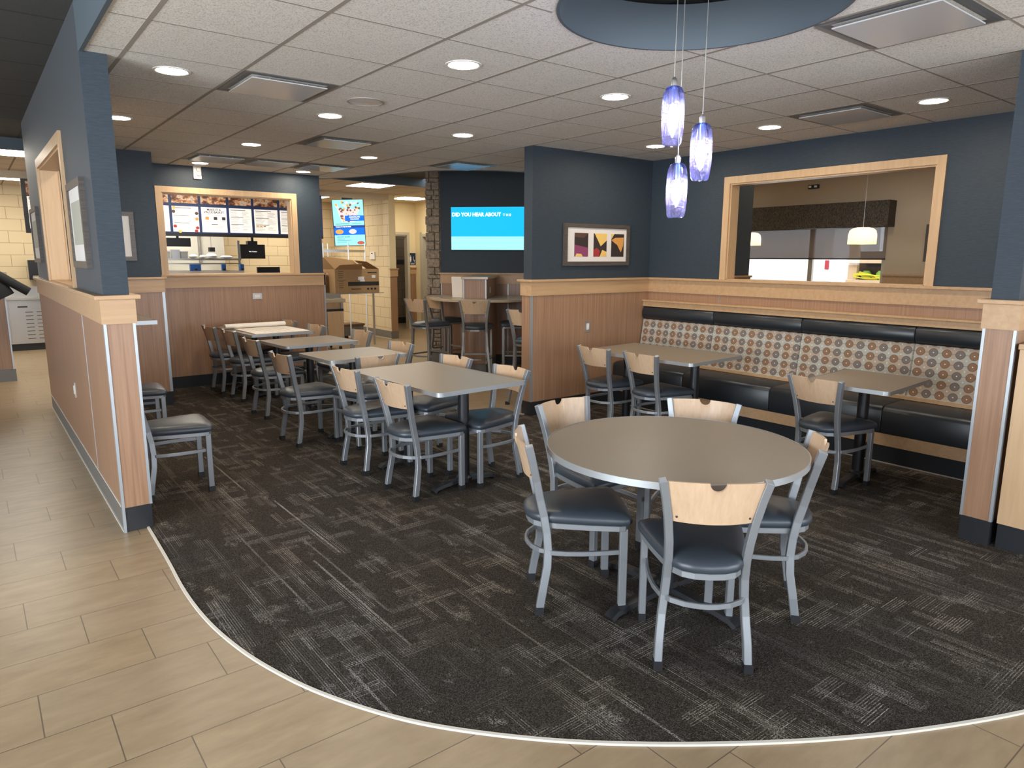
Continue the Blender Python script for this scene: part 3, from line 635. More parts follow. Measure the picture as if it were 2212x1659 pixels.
for k, x in enumerate((-0.335, -0.060, 0.205)):
    pr = MB().box(x, x+0.195, -0.0165, -0.015, -0.122, 0.120).build('food_print', 'food_dark', t); pr['label'] = ['print of a stacked purple onion burger', 'print of yellow cheese over fruit', 'print of melting orange cheese'][k]
    y = -0.0172
    if k == 0:
        poly_on(pr, [(x, -0.122), (x+0.195, -0.122), (x+0.195, -0.03), (x, 0.0)], y, 'food_purple', 'onion_shape'); poly_on(pr, [(x, 0.08), (x+0.13, 0.07), (x+0.195, 0.12), (x, 0.12)], y, 'food_brown', 'bun_shape')
        poly_on(pr, [(x+0.01, -0.122), (x+0.12, -0.122), (x+0.1, -0.095), (x+0.03, -0.09)], y-0.0004, 'food_yellow', 'bread_shape')
    elif k == 1:
        poly_on(pr, [(x+0.01, 0.12), (x+0.195, 0.12), (x+0.195, 0.05), (x+0.105, -0.012)], y, 'food_yellow', 'cheese_shape')
        poly_on(pr, [(x, -0.122), (x+0.08, -0.122), (x+0.095, -0.06), (x+0.05, -0.03), (x, -0.05)], y, 'food_red', 'fruit_shape'); poly_on(pr, [(x+0.09, -0.122), (x+0.195, -0.122), (x+0.195, -0.07), (x+0.13, -0.05)], y, 'food_yellow', 'fruit_shape')
    else:
        poly_on(pr, [(x+0.0, 0.055), (x+0.06, 0.08), (x+0.19, 0.085), (x+0.185, 0.0), (x+0.15, -0.075), (x+0.09, 0.005), (x+0.04, 0.03)], y, 'food_orange', 'cheese_shape')
        poly_on(pr, [(x, 0.12), (x+0.045, 0.12), (x, 0.065)], y, 'food_yellow', 'cheese_shape')

# wall shelf behind the left wall end
t = thing('wall_counter', 'narrow grey wall counter with metal edge sticking out behind the left wall end', 'counter', (XL1+0.05, 7.05, 1.03))
MB().box(-0.038, 0.485, -0.42, 0.42, 0.005, 0.035).build('top', 'table_laminate', t, bevel=0.003); MB().box(0.485, 0.490, -0.42, 0.42, 0.003, 0.037).box(-0.038, 0.49, -0.425, -0.42, 0.003, 0.037).build('edge_band', 'silver_strip', t)
for sy in (-0.3, 0.3): MB().box(-0.038, 0.22, sy-0.02, sy+0.02, -0.02, 0.005).box(-0.038, -0.018, sy-0.02, sy+0.02, -0.25, 0.005).build('bracket', 'black_metal', t)

# ------------------------------------------------------------------ chairs
def chair_parts(t, metal, dz=0.0, foot=False):
    H = lambda z: z if z < 0.31 else z+dz
    def post(s):
        pts = [(0.176*s, -0.012, 0.0), (0.172*s, 0.006, 0.11), (0.163*s, 0.026, 0.22), (0.155*s, 0.030, 0.30), (0.150*s, 0.024, 0.38), (0.1485*s, 0.010, 0.46),
               (0.153*s, -0.008, 0.54), (0.163*s, -0.026, 0.63), (0.178*s, -0.046, 0.72), (0.195*s, -0.066, 0.80)]
        if dz:
            pts = [(0.205*s, -0.05, 0.0), (0.190*s, -0.018, 0.14), (0.175*s, 0.010, 0.30), (0.160*s, 0.026, 0.30+dz*0.6)]+[(x, y, z+dz) for x, y, z in pts[4:]]
        return pts
    prof = rect(0.034, 0.028)
    for s in (-1, 1):
        lg = MB().sweep(post(s), [(b_, a_) for a_, b_ in rect(0.036, 0.031)], ref=(0, 1, 0)).build('leg', metal, t, bevel=0.003, seg=1)
        lg.modifiers['bevel'].limit_method = 'ANGLE'
        p0 = post(s)[0]; MB().box(p0[0]-0.018, p0[0]+0.018, p0[1]-0.0185, p0[1]+0.0215, 0.0, 0.036).build('foot_cap', 'black_rubber', lg)
        x = 0.192*s
        lg = MB().box(x-0.0150, x+0.0150, 0.350, 0.386, 0.0, H(0.41)).build('leg', metal, t, bevel=0.003, seg=1)
        MB().box(x-0.016, x+0.016, 0.349, 0.389, 0.0, 0.036).build('foot_cap', 'black_rubber', lg)
    outline = [(0.0, -0.066), (0.06, -0.060), (0.105, -0.040), (0.138, 0.0), (0.160, 0.06), (0.180, 0.14), (0.198, 0.22), (0.212, 0.30), (0.221, 0.355), (0.218, 0.385), (0.195, 0.402), (0.12, 0.410), (0.0, 0.412)]
    full = outline+[(-x, y) for x, y in outline[-2:0:-1]]
    def ringz(sc, z, dy=0.0): return [(x*sc, 0.17+(y-0.17)*sc+dy, H(z)) for x, y in full]
    dome = [[(x*k, 0.17+(y-0.17)*k, H(zz)) for x, y in full] for k, zz in ((0.30, 0.490), (0.05, 0.491))]
    rings = [ringz(0.955, 0.425), ringz(0.995, 0.430), ringz(1.012, 0.440), ringz(1.012, 0.452), ringz(0.985, 0.464), ringz(0.93, 0.473), ringz(0.8, 0.482), ringz(0.6, 0.4875)]+dome
    MB().loft(rings).build('seat', 'vinyl', t, smooth=True)
    fr = [(x*0.93, 0.17+(y-0.17)*0.93, H(0.412)) for x, y in full]
    MB().sweep(fr, rect(0.014, 0.026), closed=True).build('seat_frame', metal, t, bevel=0.002, seg=1)
    # u-shaped stretcher
    zr = 0.292
    half = [(0.183, 0.352), (0.190, 0.27), (0.192, 0.19), (0.186, 0.11), (0.170, 0.045), (0.135, -0.005), (0.085, -0.038), (0.035, -0.052), (0.0, -0.055)]
    pth = half+[(-x, y) for x, y in half[-2::-1]]
    MB().sweep([(x*(1.06 if dz else 1), y, zr) for x, y in pth], rect(0.013, 0.022)).build('stretcher', metal, t, bevel=0.002, seg=1)
    if foot:
        MB().box(-0.18, 0.18, 0.356, 0.382, 0.30, 0.325).build('footrest', metal, t)
    # backrest: curved ply panel with a half-round notch
    n = 24; zt, zb_ = 0.797, 0.628; th = 0.011; vs = []; fs = []
    us = [-1+2*k/n for k in range(n+1)]
    def bulge(u): return -0.034*(1-u*u)
    def pt(u, w, off):      # w 0 bottom 1 top
        z = zb_+(zt-zb_)*w; hwid = 0.146+(0.178-0.146)*w
        x = u*hwid; ylean = -0.026-(z-0.63)*0.235
        if w == 1:
            d = abs(x)
            if d < 0.031: z -= math.sqrt(max(0.0, 0.031**2-d*d))
            z += 0.004*(1-u*u)
        return (x, ylean+bulge(u)+off, z+dz)
    us = sorted(set(us+[s*v/0.178 for s in (-1, 1) for v in (0.031, 0.029, 0.025, 0.019, 0.012, 0.005)]))
    n = len(us)-1; m = MB(); rows = (0, 0.25, 0.5, 0.72, 1)
    for off in (0.0, -th):
        for w in rows:
            for u in us: vs.append(pt(u, w, off))
    W_ = n+1; L = len(rows)
    for side in (0, 1):
        for r_ in range(L-1):
            for k in range(n):
                b = side*L*W_+r_*W_+k; q = (b, b+1, b+W_+1, b+W_); fs.append(q if side == 1 else q[::-1])
    o2 = L*W_
    for k in range(n): fs.append((k, k+1, o2+k+1, o2+k)); b = (L-1)*W_+k; fs.append((b, o2+b, o2+b+1, b+1))
    for r_ in range(L-1):
        b = r_*W_; fs.append((b, o2+b, o2+b+W_, b+W_)); b = r_*W_+n; fs.append((b, b+W_, o2+b+W_, o2+b))
    bk = m.add(vs, fs).build('backrest', 'maple_ply', t, smooth=True)
    for s in (-1, 1):
        x, y, z = pt(s*0.90, 0.13, -th)
        MB().lathe([(0.0045, 0.0), (0.0045, 0.003), (0.001, 0.0035)], n=10).build('screw', 'screw', bk).matrix_local = Matrix.Translation((x, y+0.0005, z)) @ Matrix.Rotation(R(90), 4, 'X')

def deg(a_): return R(a_-90)
proto = thing('dining_chair', 'x', 'chair'); chair_parts(proto, 'chair_metal')
CH = [
 (2.142, 1.520, 48.7, 'wood-backed silver chair nearest the viewer at the round table, seen from behind', 'chairs around the round table'),
 (2.011, 2.384, -33.5, 'wood-backed silver chair on the left side of the round table, in side view', 'chairs around the round table'),
 (2.625, 2.830, -87.0, 'wood-backed silver chair behind the round table at left, facing the viewer', 'chairs around the round table'),
 (3.200, 2.370, 206.0, 'wood-backed silver chair behind the round table at right, only its back showing', 'chairs around the round table'),
 (2.910, 1.600, 125.6, 'wood-backed silver chair on the right side of the round table, back tilted away', 'chairs around the round table'),
 (4.600, 2.430, -4.0, 'wood-backed silver chair at the right bench table, its black seat in full view', 'chairs facing the bench'),
 (4.530, 4.530, 0.0, 'left one of two wood-backed chairs at the left bench table, by the partition', 'chairs facing the bench'),
 (4.560, 3.985, -4.0, 'right one of two wood-backed chairs at the left bench table', 'chairs facing the bench'),
 (2.203, 4.058, 4.0, 'nearest wood-backed chair on the left side of the table row', 'chairs left of the table row'),
 (2.199, 4.777, 3.0, 'second nearest wood-backed chair on the left side of the table row', 'chairs left of the table row'),
 (2.090, 5.830, 3.5, 'third wood-backed chair on the left of the table row, standing a little apart', 'chairs left of the table row'),
 (2.225, 7.040, 3.0, 'fourth wood-backed chair on the left side of the table row', 'chairs left of the table row'),
 (2.300, 8.040, 3.0, 'fifth wood-backed chair on the left, beside the table with the plans', 'chairs left of the table row'),
 (2.245, 8.640, 3.0, 'farthest wood-backed chair on the left, against the kitchen window wall', 'chairs left of the table row'),
 (3.078, 4.050, 181.0, 'nearest wood-backed chair on the right side of the table row, facing left', 'chairs right of the table row'),
 (3.060, 4.770, 184.0, 'second nearest wood-backed chair on the right side of the table row', 'chairs right of the table row'),
 (3.160, 5.880, 184.0, 'third wood-backed chair on the right side of the table row', 'chairs right of the table row'),
 (3.350, 7.110, 184.0, 'fourth wood-backed chair on the right side of the table row', 'chairs right of the table row'),
 (3.190, 8.020, 184.0, 'wood-backed chair on the right of the table with the plans, nearer one', 'chairs right of the table row'),
 (3.150, 8.800, 184.0, 'farthest wood-backed chair on the right, against the kitchen window wall', 'chairs right of the table row'),
 (2.640, 5.290, 93.0, 'wood-backed chair pushed between the first and second table, back toward the viewer', None),
 (0.835, 5.150, -4.0, 'chair just behind the left wall end, its dark seat and front legs in view', 'chairs along the left wall'),
 (0.870, 6.720, -3.0, 'chair deeper behind the left wall end, only its seat corner and legs showing', 'chairs along the left wall'),
]
for k, (x, y, a_, lb, g) in enumerate(CH):
    if k == 0: proto.location = (x, y, 0.006); proto.rotation_euler = (0, 0, deg(a_)); proto['label'] = lb; proto['group'] = g
    else:
        c = copy_tree(proto, (x, y, 0.006), deg(a_), lb, g)
        if g is None and 'group' in c: del c['group']
sproto = thing('bar_stool', 'x', 'stool'); chair_parts(sproto, 'stool_metal', dz=0.262, foot=True)
ST_ = [(5.160, 7.430, 51.0, 'tall bar stool in front of the bar counter centre, seen from behind'),
       (4.760, 8.180, 12.0, 'tall bar stool at the left end, standing nearest the walkway'),
       (5.300, 8.580, 2.0, 'tall bar stool behind another one, next to the stone column'),
       (4.720, 5.830, 20.0, 'tall bar stool half hidden behind the partition end'),
       (6.080, 7.420, 142.0, 'tall bar stool under the counter right of the pedestal, back hidden by the partition')]
for k, (x, y, a_, lb) in enumerate(ST_):
    if k == 0: sproto.location = (x, y, 0.0); sproto.rotation_euler = (0, 0, deg(a_)); sproto['label'] = lb; sproto['group'] = 'bar stools around the high counter'
    else: copy_tree(sproto, (x, y, 0.0), deg(a_), lb, 'bar stools around the high counter')

# ------------------------------------------------------------------ tables
def rounded(hx, hy, r, n=6):
    out = []
    for cx, cy, a0 in ((hx-r, hy-r, 0), (-hx+r, hy-r, 90), (-hx+r, -hy+r, 180), (hx-r, -hy+r, 270)):
        for k in range(n+1): a_ = R(a0+90*k/n); out.append((cx+r*math.cos(a_), cy+r*math.sin(a_)))
    return out
TT = 0.755
def base_t(t, y, span, cross=False):
    b = MB(); b.lathe([(0.040, 0.035), (0.038, 0.72)], (0, y, 0), 20); b.build('column', 'black_metal', t, smooth=True)
    f = MB()
    arms = [(1, 0), (-1, 0)]+([(0, 1), (0, -1)] if cross else [])
    for ax, ay in arms:
        pth = [(ax*s, y+ay*s, z) for s, z in ((0.0, 0.045), (0.08, 0.046), (span*0.7, 0.036), (span*0.92, 0.026), (span, 0.006))]
        f.sweep(pth, [(-0.030, -0.012), (0.030, -0.012), (0.026, 0.010), (-0.026, 0.010)], ref=(0, 0, 1))
    f.lathe([(0.055, 0.03), (0.055, 0.06), (0.042, 0.075)], (0, y, 0), 16)
    f.build('base_foot', 'black_metal', t, smooth=True)
    MB().box(-0.24, 0.24, y-0.03, y+0.03, 0.715, 0.725).build('top_bracket', 'black_metal', t)
def rect_table(x, y, hx, hy, rz, cols, label, group, span=0.27, band=True):
    t = thing('dining_table', label, 'table', (x, y, 0.006), rz, group)
    MB().prism(rounded(hx-0.003, hy-0.003, 0.035), 0.725, TT-0.006).build('tabletop', 'table_laminate', t)
    p = rounded(hx, hy, 0.038); q = rounded(hx-0.004, hy-0.004, 0.034)
    m = MB(); m.loft([[(a_, b_, 0.7225) for a_, b_ in q], [(a_, b_, 0.7225) for a_, b_ in p], [(a_, b_, TT-0.0045) for a_, b_ in p], [(a_, b_, TT-0.0045) for a_, b_ in q]], cap=False)
    m.build('edge_band', 'silver_strip', t)
    for cy in cols: base_t(t, cy, span)
    return t
rect_table(2.640, 4.335, 0.381, 0.610, R(3.0), (-0.36, 0.36), 'long taupe dining table with metal edge, nearest in the row of four', 'tables in the row')
rect_table(2.680, 5.790, 0.381, 0.325, R(3.0), (0.0,), 'small taupe dining table, second in the row of four', 'tables in the row')
rect_table(2.735, 6.960, 0.395, 0.340, R(3.0), (0.0,), 'small taupe dining table, third in the row of four', 'tables in the row')
rect_table(2.760, 8.420, 0.381, 0.610, R(2.0), (-0.36, 0.36), 'long taupe dining table by the kitchen window wall, covered with paper plans', 'tables in the row')
rect_table(4.985, 4.180, 0.400, 0.610, R(4.0), (-0.38, 0.38), 'long taupe table at the left part of the bench', 'tables at the bench')
rect_table(5.040, 2.325, 0.400, 0.305, R(4.0), (0.0,), 'small taupe table at the right part of the bench', 'tables at the bench', span=0.30)
t = thing('round_table', 'large round taupe dining table with metal edge in the foreground', 'table', (2.52, 2.01, 0.006))
RT = 0.592; nn = 96
circ = [(RT*math.cos(2*PI*k/nn), RT*math.sin(2*PI*k/nn)) for k in range(nn)]
MB().prism([(x*0.995, y*0.995) for x, y in circ], 0.725, TT-0.006).build('tabletop', 'table_laminate', t)
MB().loft([[(a_*k, b_*k, z) for a_, b_ in circ] for k, z in ((0.99, 0.722), (1.0, 0.722), (1.0, TT-0.0045), (0.993, TT-0.0045))], cap=False).build('edge_band', 'silver_strip', t, smooth=True)
base_t(t, 0.0, 0.40, cross=True)

# paper plans on the far table
t = thing('paper_plans', 'open set of large white paper plans, half rolled, on the far table', 'papers', (2.76, 8.28, TT+0.0018), R(2.0))
MB().box(-0.30, 0.33, -0.42, 0.30, 0.0, 0.006).build('open_sheets', 'paper', t)
rl = MB(); prof = [(0.055*math.cos(a_/10*2*PI*0.8-1.2)*0.95, 0.030+0.028*math.sin(a_/10*2*PI*0.8-1.2)) for a_ in range(11)]
ring_pts = [(-0.38, 0.34), (0.34, 0.34)]
MB().sweep([(-0.40, 0.33, 0.034), (0.33, 0.33, 0.034)], [(0.052*math.cos(2*PI*k/18), 0.028*math.sin(2*PI*k/18)) for k in range(18)], ref=(0, 0, 1)).build('rolled_sheets', 'paper', t, smooth=True)
pl = MB()
for k in range(7): y0 = -0.34+k*0.085; pl.box(-0.18+0.03*(k % 3), 0.20-0.04*(k % 2), y0, y0+0.003, 0.0061, 0.0066)
for k in range(5): x0 = -0.15+k*0.08; pl.box(x0, x0+0.003, -0.33, 0.10, 0.0061, 0.0066)
pl.build('drawing_lines', 'ink_grey', t)

# ------------------------------------------------------------------ bench
XF = 5.605
t = thing('banquette', 'long built-in bench with black seats and patterned backs under the pass-through', 'bench', (0, 0, 0))
t.location = (0, 0, 0)
ysec = [5.375, 4.41, 3.43, 2.44, 1.432]
for k in range(4):
    y1, y0 = ysec[k], ysec[k+1]
    # seat cushion: rounded front edge
    prof = [(XF+0.03, 0.247), (XF+0.004, 0.252), (XF, 0.27), (XF, 0.425), (XF+0.012, 0.452), (XF+0.045, 0.470), (XF+0.25, 0.476), (6.02, 0.470), (6.02, 0.247)]
    e = 0.012
    rings = []
    for yy, sc in ((y0+0.002, 0.965), (y0+e, 1.0), (y1-e, 1.0), (y1-0.002, 0.965)):
        cx, cz = 5.8, 0.36
        rings.append([(cx+(x-cx)*sc, yy, cz+(z-cz)*(sc-0.01 if sc < 1 else 1)) for x, z in prof])
    MB().loft(rings).build('seat_cushion', 'bench_vinyl', t, smooth=True)
    # back cushion leaning a little
    prof = [(6.015, 0.500), (6.085, 0.927), (6.150, 0.927), (6.150, 0.500)]
    rings = [[(x+(0.012 if (i in (0, 1) and s) else 0), yy, z) for i, (x, z) in enumerate(prof)] for yy, s in ((y0+0.0008, 1), (y0+0.008, 0), (y1-0.008, 0), (y1-0.0008, 1))]
    MB().loft(rings).build('back_panel', 'roundel_fabric', t)
    prof = [(6.085, 0.929), (6.062, 0.955), (6.056, 1.00), (6.064, 1.045), (6.086, 1.068), (6.150, 1.070), (6.150, 0.929)]
    rings = [[(6.11+(x-6.11)*s, yy, 1.008+(z-1.008)*s) for x, z in prof] for yy, s in ((y0+0.002, 0.90), (y0+0.012, 1), (y1-0.012, 1), (y1-0.002, 0.90))]
    MB().loft(rings).build('headroll', 'bench_vinyl', t, smooth=True)
MB().box(XF+0.012, 6.02, 1.432, 5.385, 0.150, 0.246).build('timber_rail', 'maple_trim', t)
MB().box(5.985, 6.05, 1.432, 5.385, 0.474, 0.500).build('timber_rail', 'maple_trim', t)
MB().box(XF+0.030, 6.16, 1.432, 5.385, 0.006, 0.150).build('toe_kick', 'black_tile', t)
MB().box(XF+0.022, XF+0.030, 1.432, 5.385, 0.006, 0.014).build('edge_strip', 'ceiling_grid_metal', t)
MB().box(6.078, 6.166, 1.432, 5.385, 1.071, 1.128).box(6.060, 6.167, 1.432, 5.385, 1.128, 1.146).build('top_ledge', 'maple_trim', t, bevel=0.003)

# wooden waste cabinet at the right edge
t = thing('waste_cabinet', 'light wood cabinet with black base at the right edge beside the wall end', 'cabinet', (4.43, 0.60, 0))
MB().box(0, 0.55, 0.0, 0.648, 0.15, 1.135).build('body', 'maple_panel', t); MB().box(-0.018, 0.57, -0.02, 0.652, 1.135, 1.165).build('top', 'maple_trim', t, bevel=0.003)
MB().box(0.012, 0.54, 0.01, 0.645, 0.006, 0.15).build('base', 'black_tile', t)

# ------------------------------------------------------------------ pendants over the round table
def pendant(x, y, zb, label):
    t = thing('pendant_lamp', label, 'lamp', (x, y, zb), 0, 'blue glass pendant lamps'); h = 0.240
    prof = [(0.034, 0.0), (0.0405, 0.012), (0.0465, 0.07), (0.0480, 0.12), (0.0470, 0.17), (0.0425, 0.212), (0.032, 0.233), (0.016, 0.240)]
    g = MB(); g.lathe(prof, n=36, cap=False); g.build('glass_shade', 'blue_seeded_glass', t, smooth=True)
    MB().lathe([(0.012, 0.232), (0.014, 0.262), (0.006, 0.275)], n=16).lathe([(0.017, 0.165), (0.018, 0.232)], n=16).build('socket', 'steel', t, smooth=True)
    MB().lathe([(0.003, 0.066), (0.012, 0.078), (0.021, 0.098), (0.023, 0.116), (0.019, 0.136), (0.013, 0.165)], n=20).build('bulb', 'pendant_bulb', t, smooth=True)
    MB().tube([(0, 0, 0.27), (0.002, 0.001, 0.45), (0, 0, ZD-zb)], 0.0022, 6, ref=(0, 1, 0)).build('cord', 'steel', t)
    MB().lathe([(0.05, ZD-zb-0.012), (0.06, ZD-zb)], n=20).build('canopy', 'steel', t, smooth=True)
pendant(2.430, 2.024, 2.082, 'highest of three blue seeded glass pendant lamps over the round table')
pendant(2.594, 1.996, 1.949, 'right-hand one of three blue seeded glass pendant lamps over the round table')
pendant(2.591, 2.118, 1.794, 'lowest of three blue seeded glass pendant lamps over the round table')

# ------------------------------------------------------------------ television wall (45 degrees), stone column, bar
TW = Vector((5.70, 9.10, 0)); ud = Vector((math.sqrt(.5), -math.sqrt(.5), 0)); nd = Vector((-math.sqrt(.5), -math.sqrt(.5), 0))
def frame45(o): o.matrix_world = Matrix(((ud.x, -nd.x, 0, TW.x), (ud.y, -nd.y, 0, TW.y), (0, 0, 1, 0), (0, 0, 0, 1)))   # local x along wall, local -y toward the room
w45 = ST(MB().box(0.0, 2.3, 0.0, 0.15, 0, ZD), 'wall_television', 'blue_wallpaper'); frame45(w45)
p = -0.012
MB().box(0, 2.3, p, 0, BZ, 1.222).build('laminate_panel', 'brown_laminate', w45)
MB().box(-0.01, 2.3, -0.024, 0, 1.222, 1.360).build('ledge_band', 'maple_trim', w45); MB().box(-0.03, 2.3, -0.050, 0, 1.360, 1.383).build('ledge_cap', 'maple_trim', w45)
MB().box(0, 2.3, -0.011, 0, 0, BZ).build('base_tile', 'black_tile', w45)
MB().box(-0.004, 0.010, -0.016, 0, BZ, 1.222).build('corner_strip', 'silver_strip', w45)
for x in (1.03,): MB().box(x-0.005, x+0.005, -0.016, -0.012, BZ, 1.222).build('metal_strip', 'silver_strip', w45)
# stone column
t = ST(MB().box(-0.19, -0.004, 0.02, 0.36, 0, ZD), 'wall_stone_column', 'stone'); frame45(t)
z = 0.16; k = 0
while z < ZD-0.03:
    h = random.choice((0.06, 0.08, 0.11, 0.13)); h = min(h, ZD-z)
    split = random.choice((0.0, 0.45, 0.62, 0.3)); xs = [-0.225, -0.01] if split == 0 else [-0.225, -0.225+0.215*split, -0.01]
    for a_, b_ in zip(xs[:-1], xs[1:]):
        o_ = random.uniform(-0.012, 0.012) if a_ == -0.225 else 0
        MB().box(a_+o_+0.003, b_-0.003, -0.012-random.uniform(0, 0.02), 0.30, z+0.003, z+h-0.003).build('stone_piece', 'stone', t, bevel=0.012)
    z += h
MB().box(-0.215, -0.004, -0.015, 0.36, 0, 0.155).build('base_tile', 'grey_base_tile', t)

# television
t = thing('television', 'wall-mounted flat television showing a bright cyan advert with white lettering', 'television'); frame45(t)
t.matrix_world = t.matrix_world @ Matrix.Translation((0.165, -0.035, 1.714))
TWD, THT = 1.135, 0.640
MB().box(0, TWD, 0.002, 0.035, 0, THT).build('housing', 'black_plastic', t, bevel=0.003)
sc = MB().box(0.008, TWD-0.008, -0.001, 0.002, 0.010, THT-0.008).build('screen', 'screen_sky', t)
MB().box(0.008, TWD-0.008, -0.0018, -0.001, 0.010, 0.205).build('screen_band', 'screen_pale', sc)
text('DID YOU HEAR ABOUT', sc, (0.022, -0.002, 0.500), 0.074, 'screen_white', (R(90), 0, 0), bold=0.0024, sx=0.94)
text('T H E', sc, (0.790, -0.002, 0.500), 0.050, 'screen_white', (R(90), 0, 0), bold=0.0008)

# high bar: pedestal, counter
t = thing('bar_pedestal', 'brown laminate box pedestal with stone-coloured lid rising above the bar counter', 'pedestal'); frame45(t)
bx0, bx1, by0 = 0.545, 0.860, -1.02
MB().box(bx0, bx1, by0, -0.052, 1.056, 1.315).build('body', 'brown_laminate', t)
MB().box(bx0-0.028, bx1+0.028, by0-0.028, -0.052, 1.317, 1.352).build('lid', 'solid_surface', t, bevel=0.003)
MB().box(bx0-0.004, bx0+0.010, by0-0.004, by0, 1.056, 1.315).box(bx0-0.004, bx0, by0, by0+0.012, 1.056, 1.315).build('corner_strip', 'silver_strip', t)
MB().box(bx1-0.010, bx1+0.004, by0-0.004, by0, 1.056, 1.315).box(bx1, bx1+0.004, by0, by0+0.012, 1.056, 1.315).build('corner_strip', 'silver_strip', t)
MB().box(bx1, bx1+0.005, by0+0.30, by0+0.37, 1.12, 1.20).build('socket_plate', 'white_plastic', t)
t = thing('bar_counter', 'half-round stone-coloured high bar counter fixed to the blue television wall', 'counter'); frame45(t)
cpts = [(0.0, -0.052)]+[(x, y) for x, y in smooth_curve([(0.0, -0.052), (-0.07, -0.42), (0.02, -0.80), (0.22, -1.12), (0.52, -1.30), (0.86, -1.34), (1.2, -1.25), (1.38, -0.98), (1.46, -0.60), (1.48, -0.052)], 5)][1:]
top = MB()
top.prism(cpts, 1.020, 1.055)
top.build('top', 'solid_surface', t, bevel=0.004)
t = thing('counter_pedestal', 'brown laminate pedestal with tiled base carrying the high bar counter', 'pedestal'); frame45(t)
MB().box(bx0, bx1, by0, -0.052, 0.15, 1.019).build('pedestal_base', 'brown_laminate', t); MB().box(bx0+0.01, bx1-0.01, by0+0.01, -0.052, 0.0, 0.15).build('base_tile', 'grey_base_tile', t)
MB().box(bx0-0.004, bx0+0.010, by0-0.004, by0, 0.15, 1.019).box(bx1-0.010, bx1+0.004, by0-0.004, by0, 0.15, 1.019).build('corner_strip', 'silver_strip', t)
t = thing('paper_roll_sheet', 'tall cream paper sheet standing on the bar counter left of the pedestal', 'paper'); frame45(t)
MB().add([(0.34, -0.80, 1.0575), (0.50, -0.85, 1.0575), (0.50, -0.85, 1.345), (0.33, -0.80, 1.345), (0.34, -0.797, 1.0575), (0.50, -0.847, 1.0575), (0.50, -0.847, 1.345), (0.33, -0.797, 1.345)],
         [(0, 1, 2, 3), (7, 6, 5, 4), (0, 4, 5, 1), (1, 5, 6, 2), (2, 6, 7, 3), (3, 7, 4, 0)]).build('sheet', 'paper', t)

# ------------------------------------------------------------------ hall, block walls, restroom doors
XBW = 6.60
wbk = ST(MB().box(XBW, XBW+0.14, 12.43, 15.2, 0, ZK), 'wall_block', 'cream_block')
MB().box(XBW+0.006, XBW+0.15, 12.418, 12.43, 0.15, 1.235).build('laminate_panel', 'brown_laminate', wbk)
MB().box(XBW-0.004, XBW+0.165, 12.400, 12.43, 1.235, 1.37).build('ledge_band', 'maple_trim', wbk); MB().box(XBW-0.02, XBW+0.18, 12.385, 12.43, 1.37, 1.393).build('ledge_cap', 'maple_trim', wbk)
MB().box(XBW-0.012, XBW+0.155, 12.415, 15.2, 0, 0.15).build('base_tile', 'grey_base_tile', wbk); MB().box(XBW-0.016, XBW, 12.41, 15.2, 0, 0.008).build('edge_strip', 'white_grout', wbk)
MB().box(XBW, XBW+0.14, 12.424, 12.43, 1.393, ZK).build('end_face', 'cream_paint', wbk)
# hall end wall (faces the dining room) with door 1
YH, XH = 14.00, 8.09
hw = MB(); hw.box(XBW+0.14, 7.03, YH, YH+0.12, 0, ZK).box(7.90, XH+0.12, YH, YH+0.12, 0, ZK).box(7.03, 7.90, YH, YH+0.12, 2.10, ZK)
hwl = ST(hw, 'wall_hall_end', 'cream_paint')
MB().box(7.935, XH, YH-0.012, YH, 0.15, 1.235).build('laminate_panel', 'brown_laminate', hwl); MB().box(7.935, XH, YH-0.024, YH, 1.235, 1.37).build('ledge_band', 'maple_trim', hwl); MB().box(7.935, XH, YH-0.05, YH, 1.37, 1.393).build('ledge_cap', 'maple_trim', hwl)
MB().box(7.935, XH, YH-0.012, YH, 0.0, 0.15).build('base_tile', 'grey_base_tile', hwl)
d1 = thing('door_1', None, None); d1['kind'] = 'structure'
MB().box(7.875, 7.935, YH-0.02, YH, 0, 2.16).box(6.98, 7.875, YH-0.02, YH, 2.10, 2.16).box(7.875, 7.90, YH, YH+0.12, 0, 2.10).box(7.03, 7.875, YH, YH+0.12, 2.075, 2.10).build('door_frame', 'door_frame_paint', d1)
ST(MB().box(6.60, 10.6, 15.3, 15.4, 0, ZK), 'wall_restroom', 'grey_block')
ST(MB().box(6.74, 9.3, 15.28, 15.3, 0, 0.15), 'baseboard_restroom', 'black_tile')
t = thing('notice_plate', 'dark notice plate on the restroom wall seen through the left doorway', 'sign', (8.42, 15.296, 1.50)); MB().box(-0.10, 0.10, -0.006, 0, -0.05, 0.05).build('plate', 'ink', t)
# right hall wall (faces -x) with door 2
hx_ = MB(); hx_.box(XH, XH+0.12, 13.70, YH, 0, ZK).box(XH, XH+0.12, 10.4, 12.75, 0, ZK).box(XH, XH+0.12, 12.75, 13.70, 2.12, ZK)
ST(hx_, 'wall_hall_right', 'cream_paint')
d2 = thing('door_2', None, None); d2['kind'] = 'structure'
MB().box(XH-0.02, XH+0.14, 13.64, 13.70, 0, 2.12).box(XH-0.02, XH, 13.70, 13.76, 0, 2.16).box(XH-0.02, XH+0.14, 12.75, 13.64, 2.06, 2.12).build('door_frame', 'door_frame_paint', d2)
dl = MB().box(XH+0.16, XH+0.95, 13.47, 13.51, 0.01, 2.05).build('door_leaf', 'door_wood', d2)
MB().box(XH+0.10, XH+0.16, 13.50, 13.60, 1.0, 1.12).build('hinge', 'steel', dl)
ST(MB().box(9.3, 9.42, 11.0, 15.3, 0, ZK), 'wall_restroom_right', 'grey_block')
ST(MB().box(-5, 10.8, 15.5, 15.6, 0, 3.1), 'wall_outer_back', 'beige_paint')
ST(MB().box(10.5, 10.65, 10.2, 15.5, 0, 3.1), 'wall_outer_right', 'beige_paint')
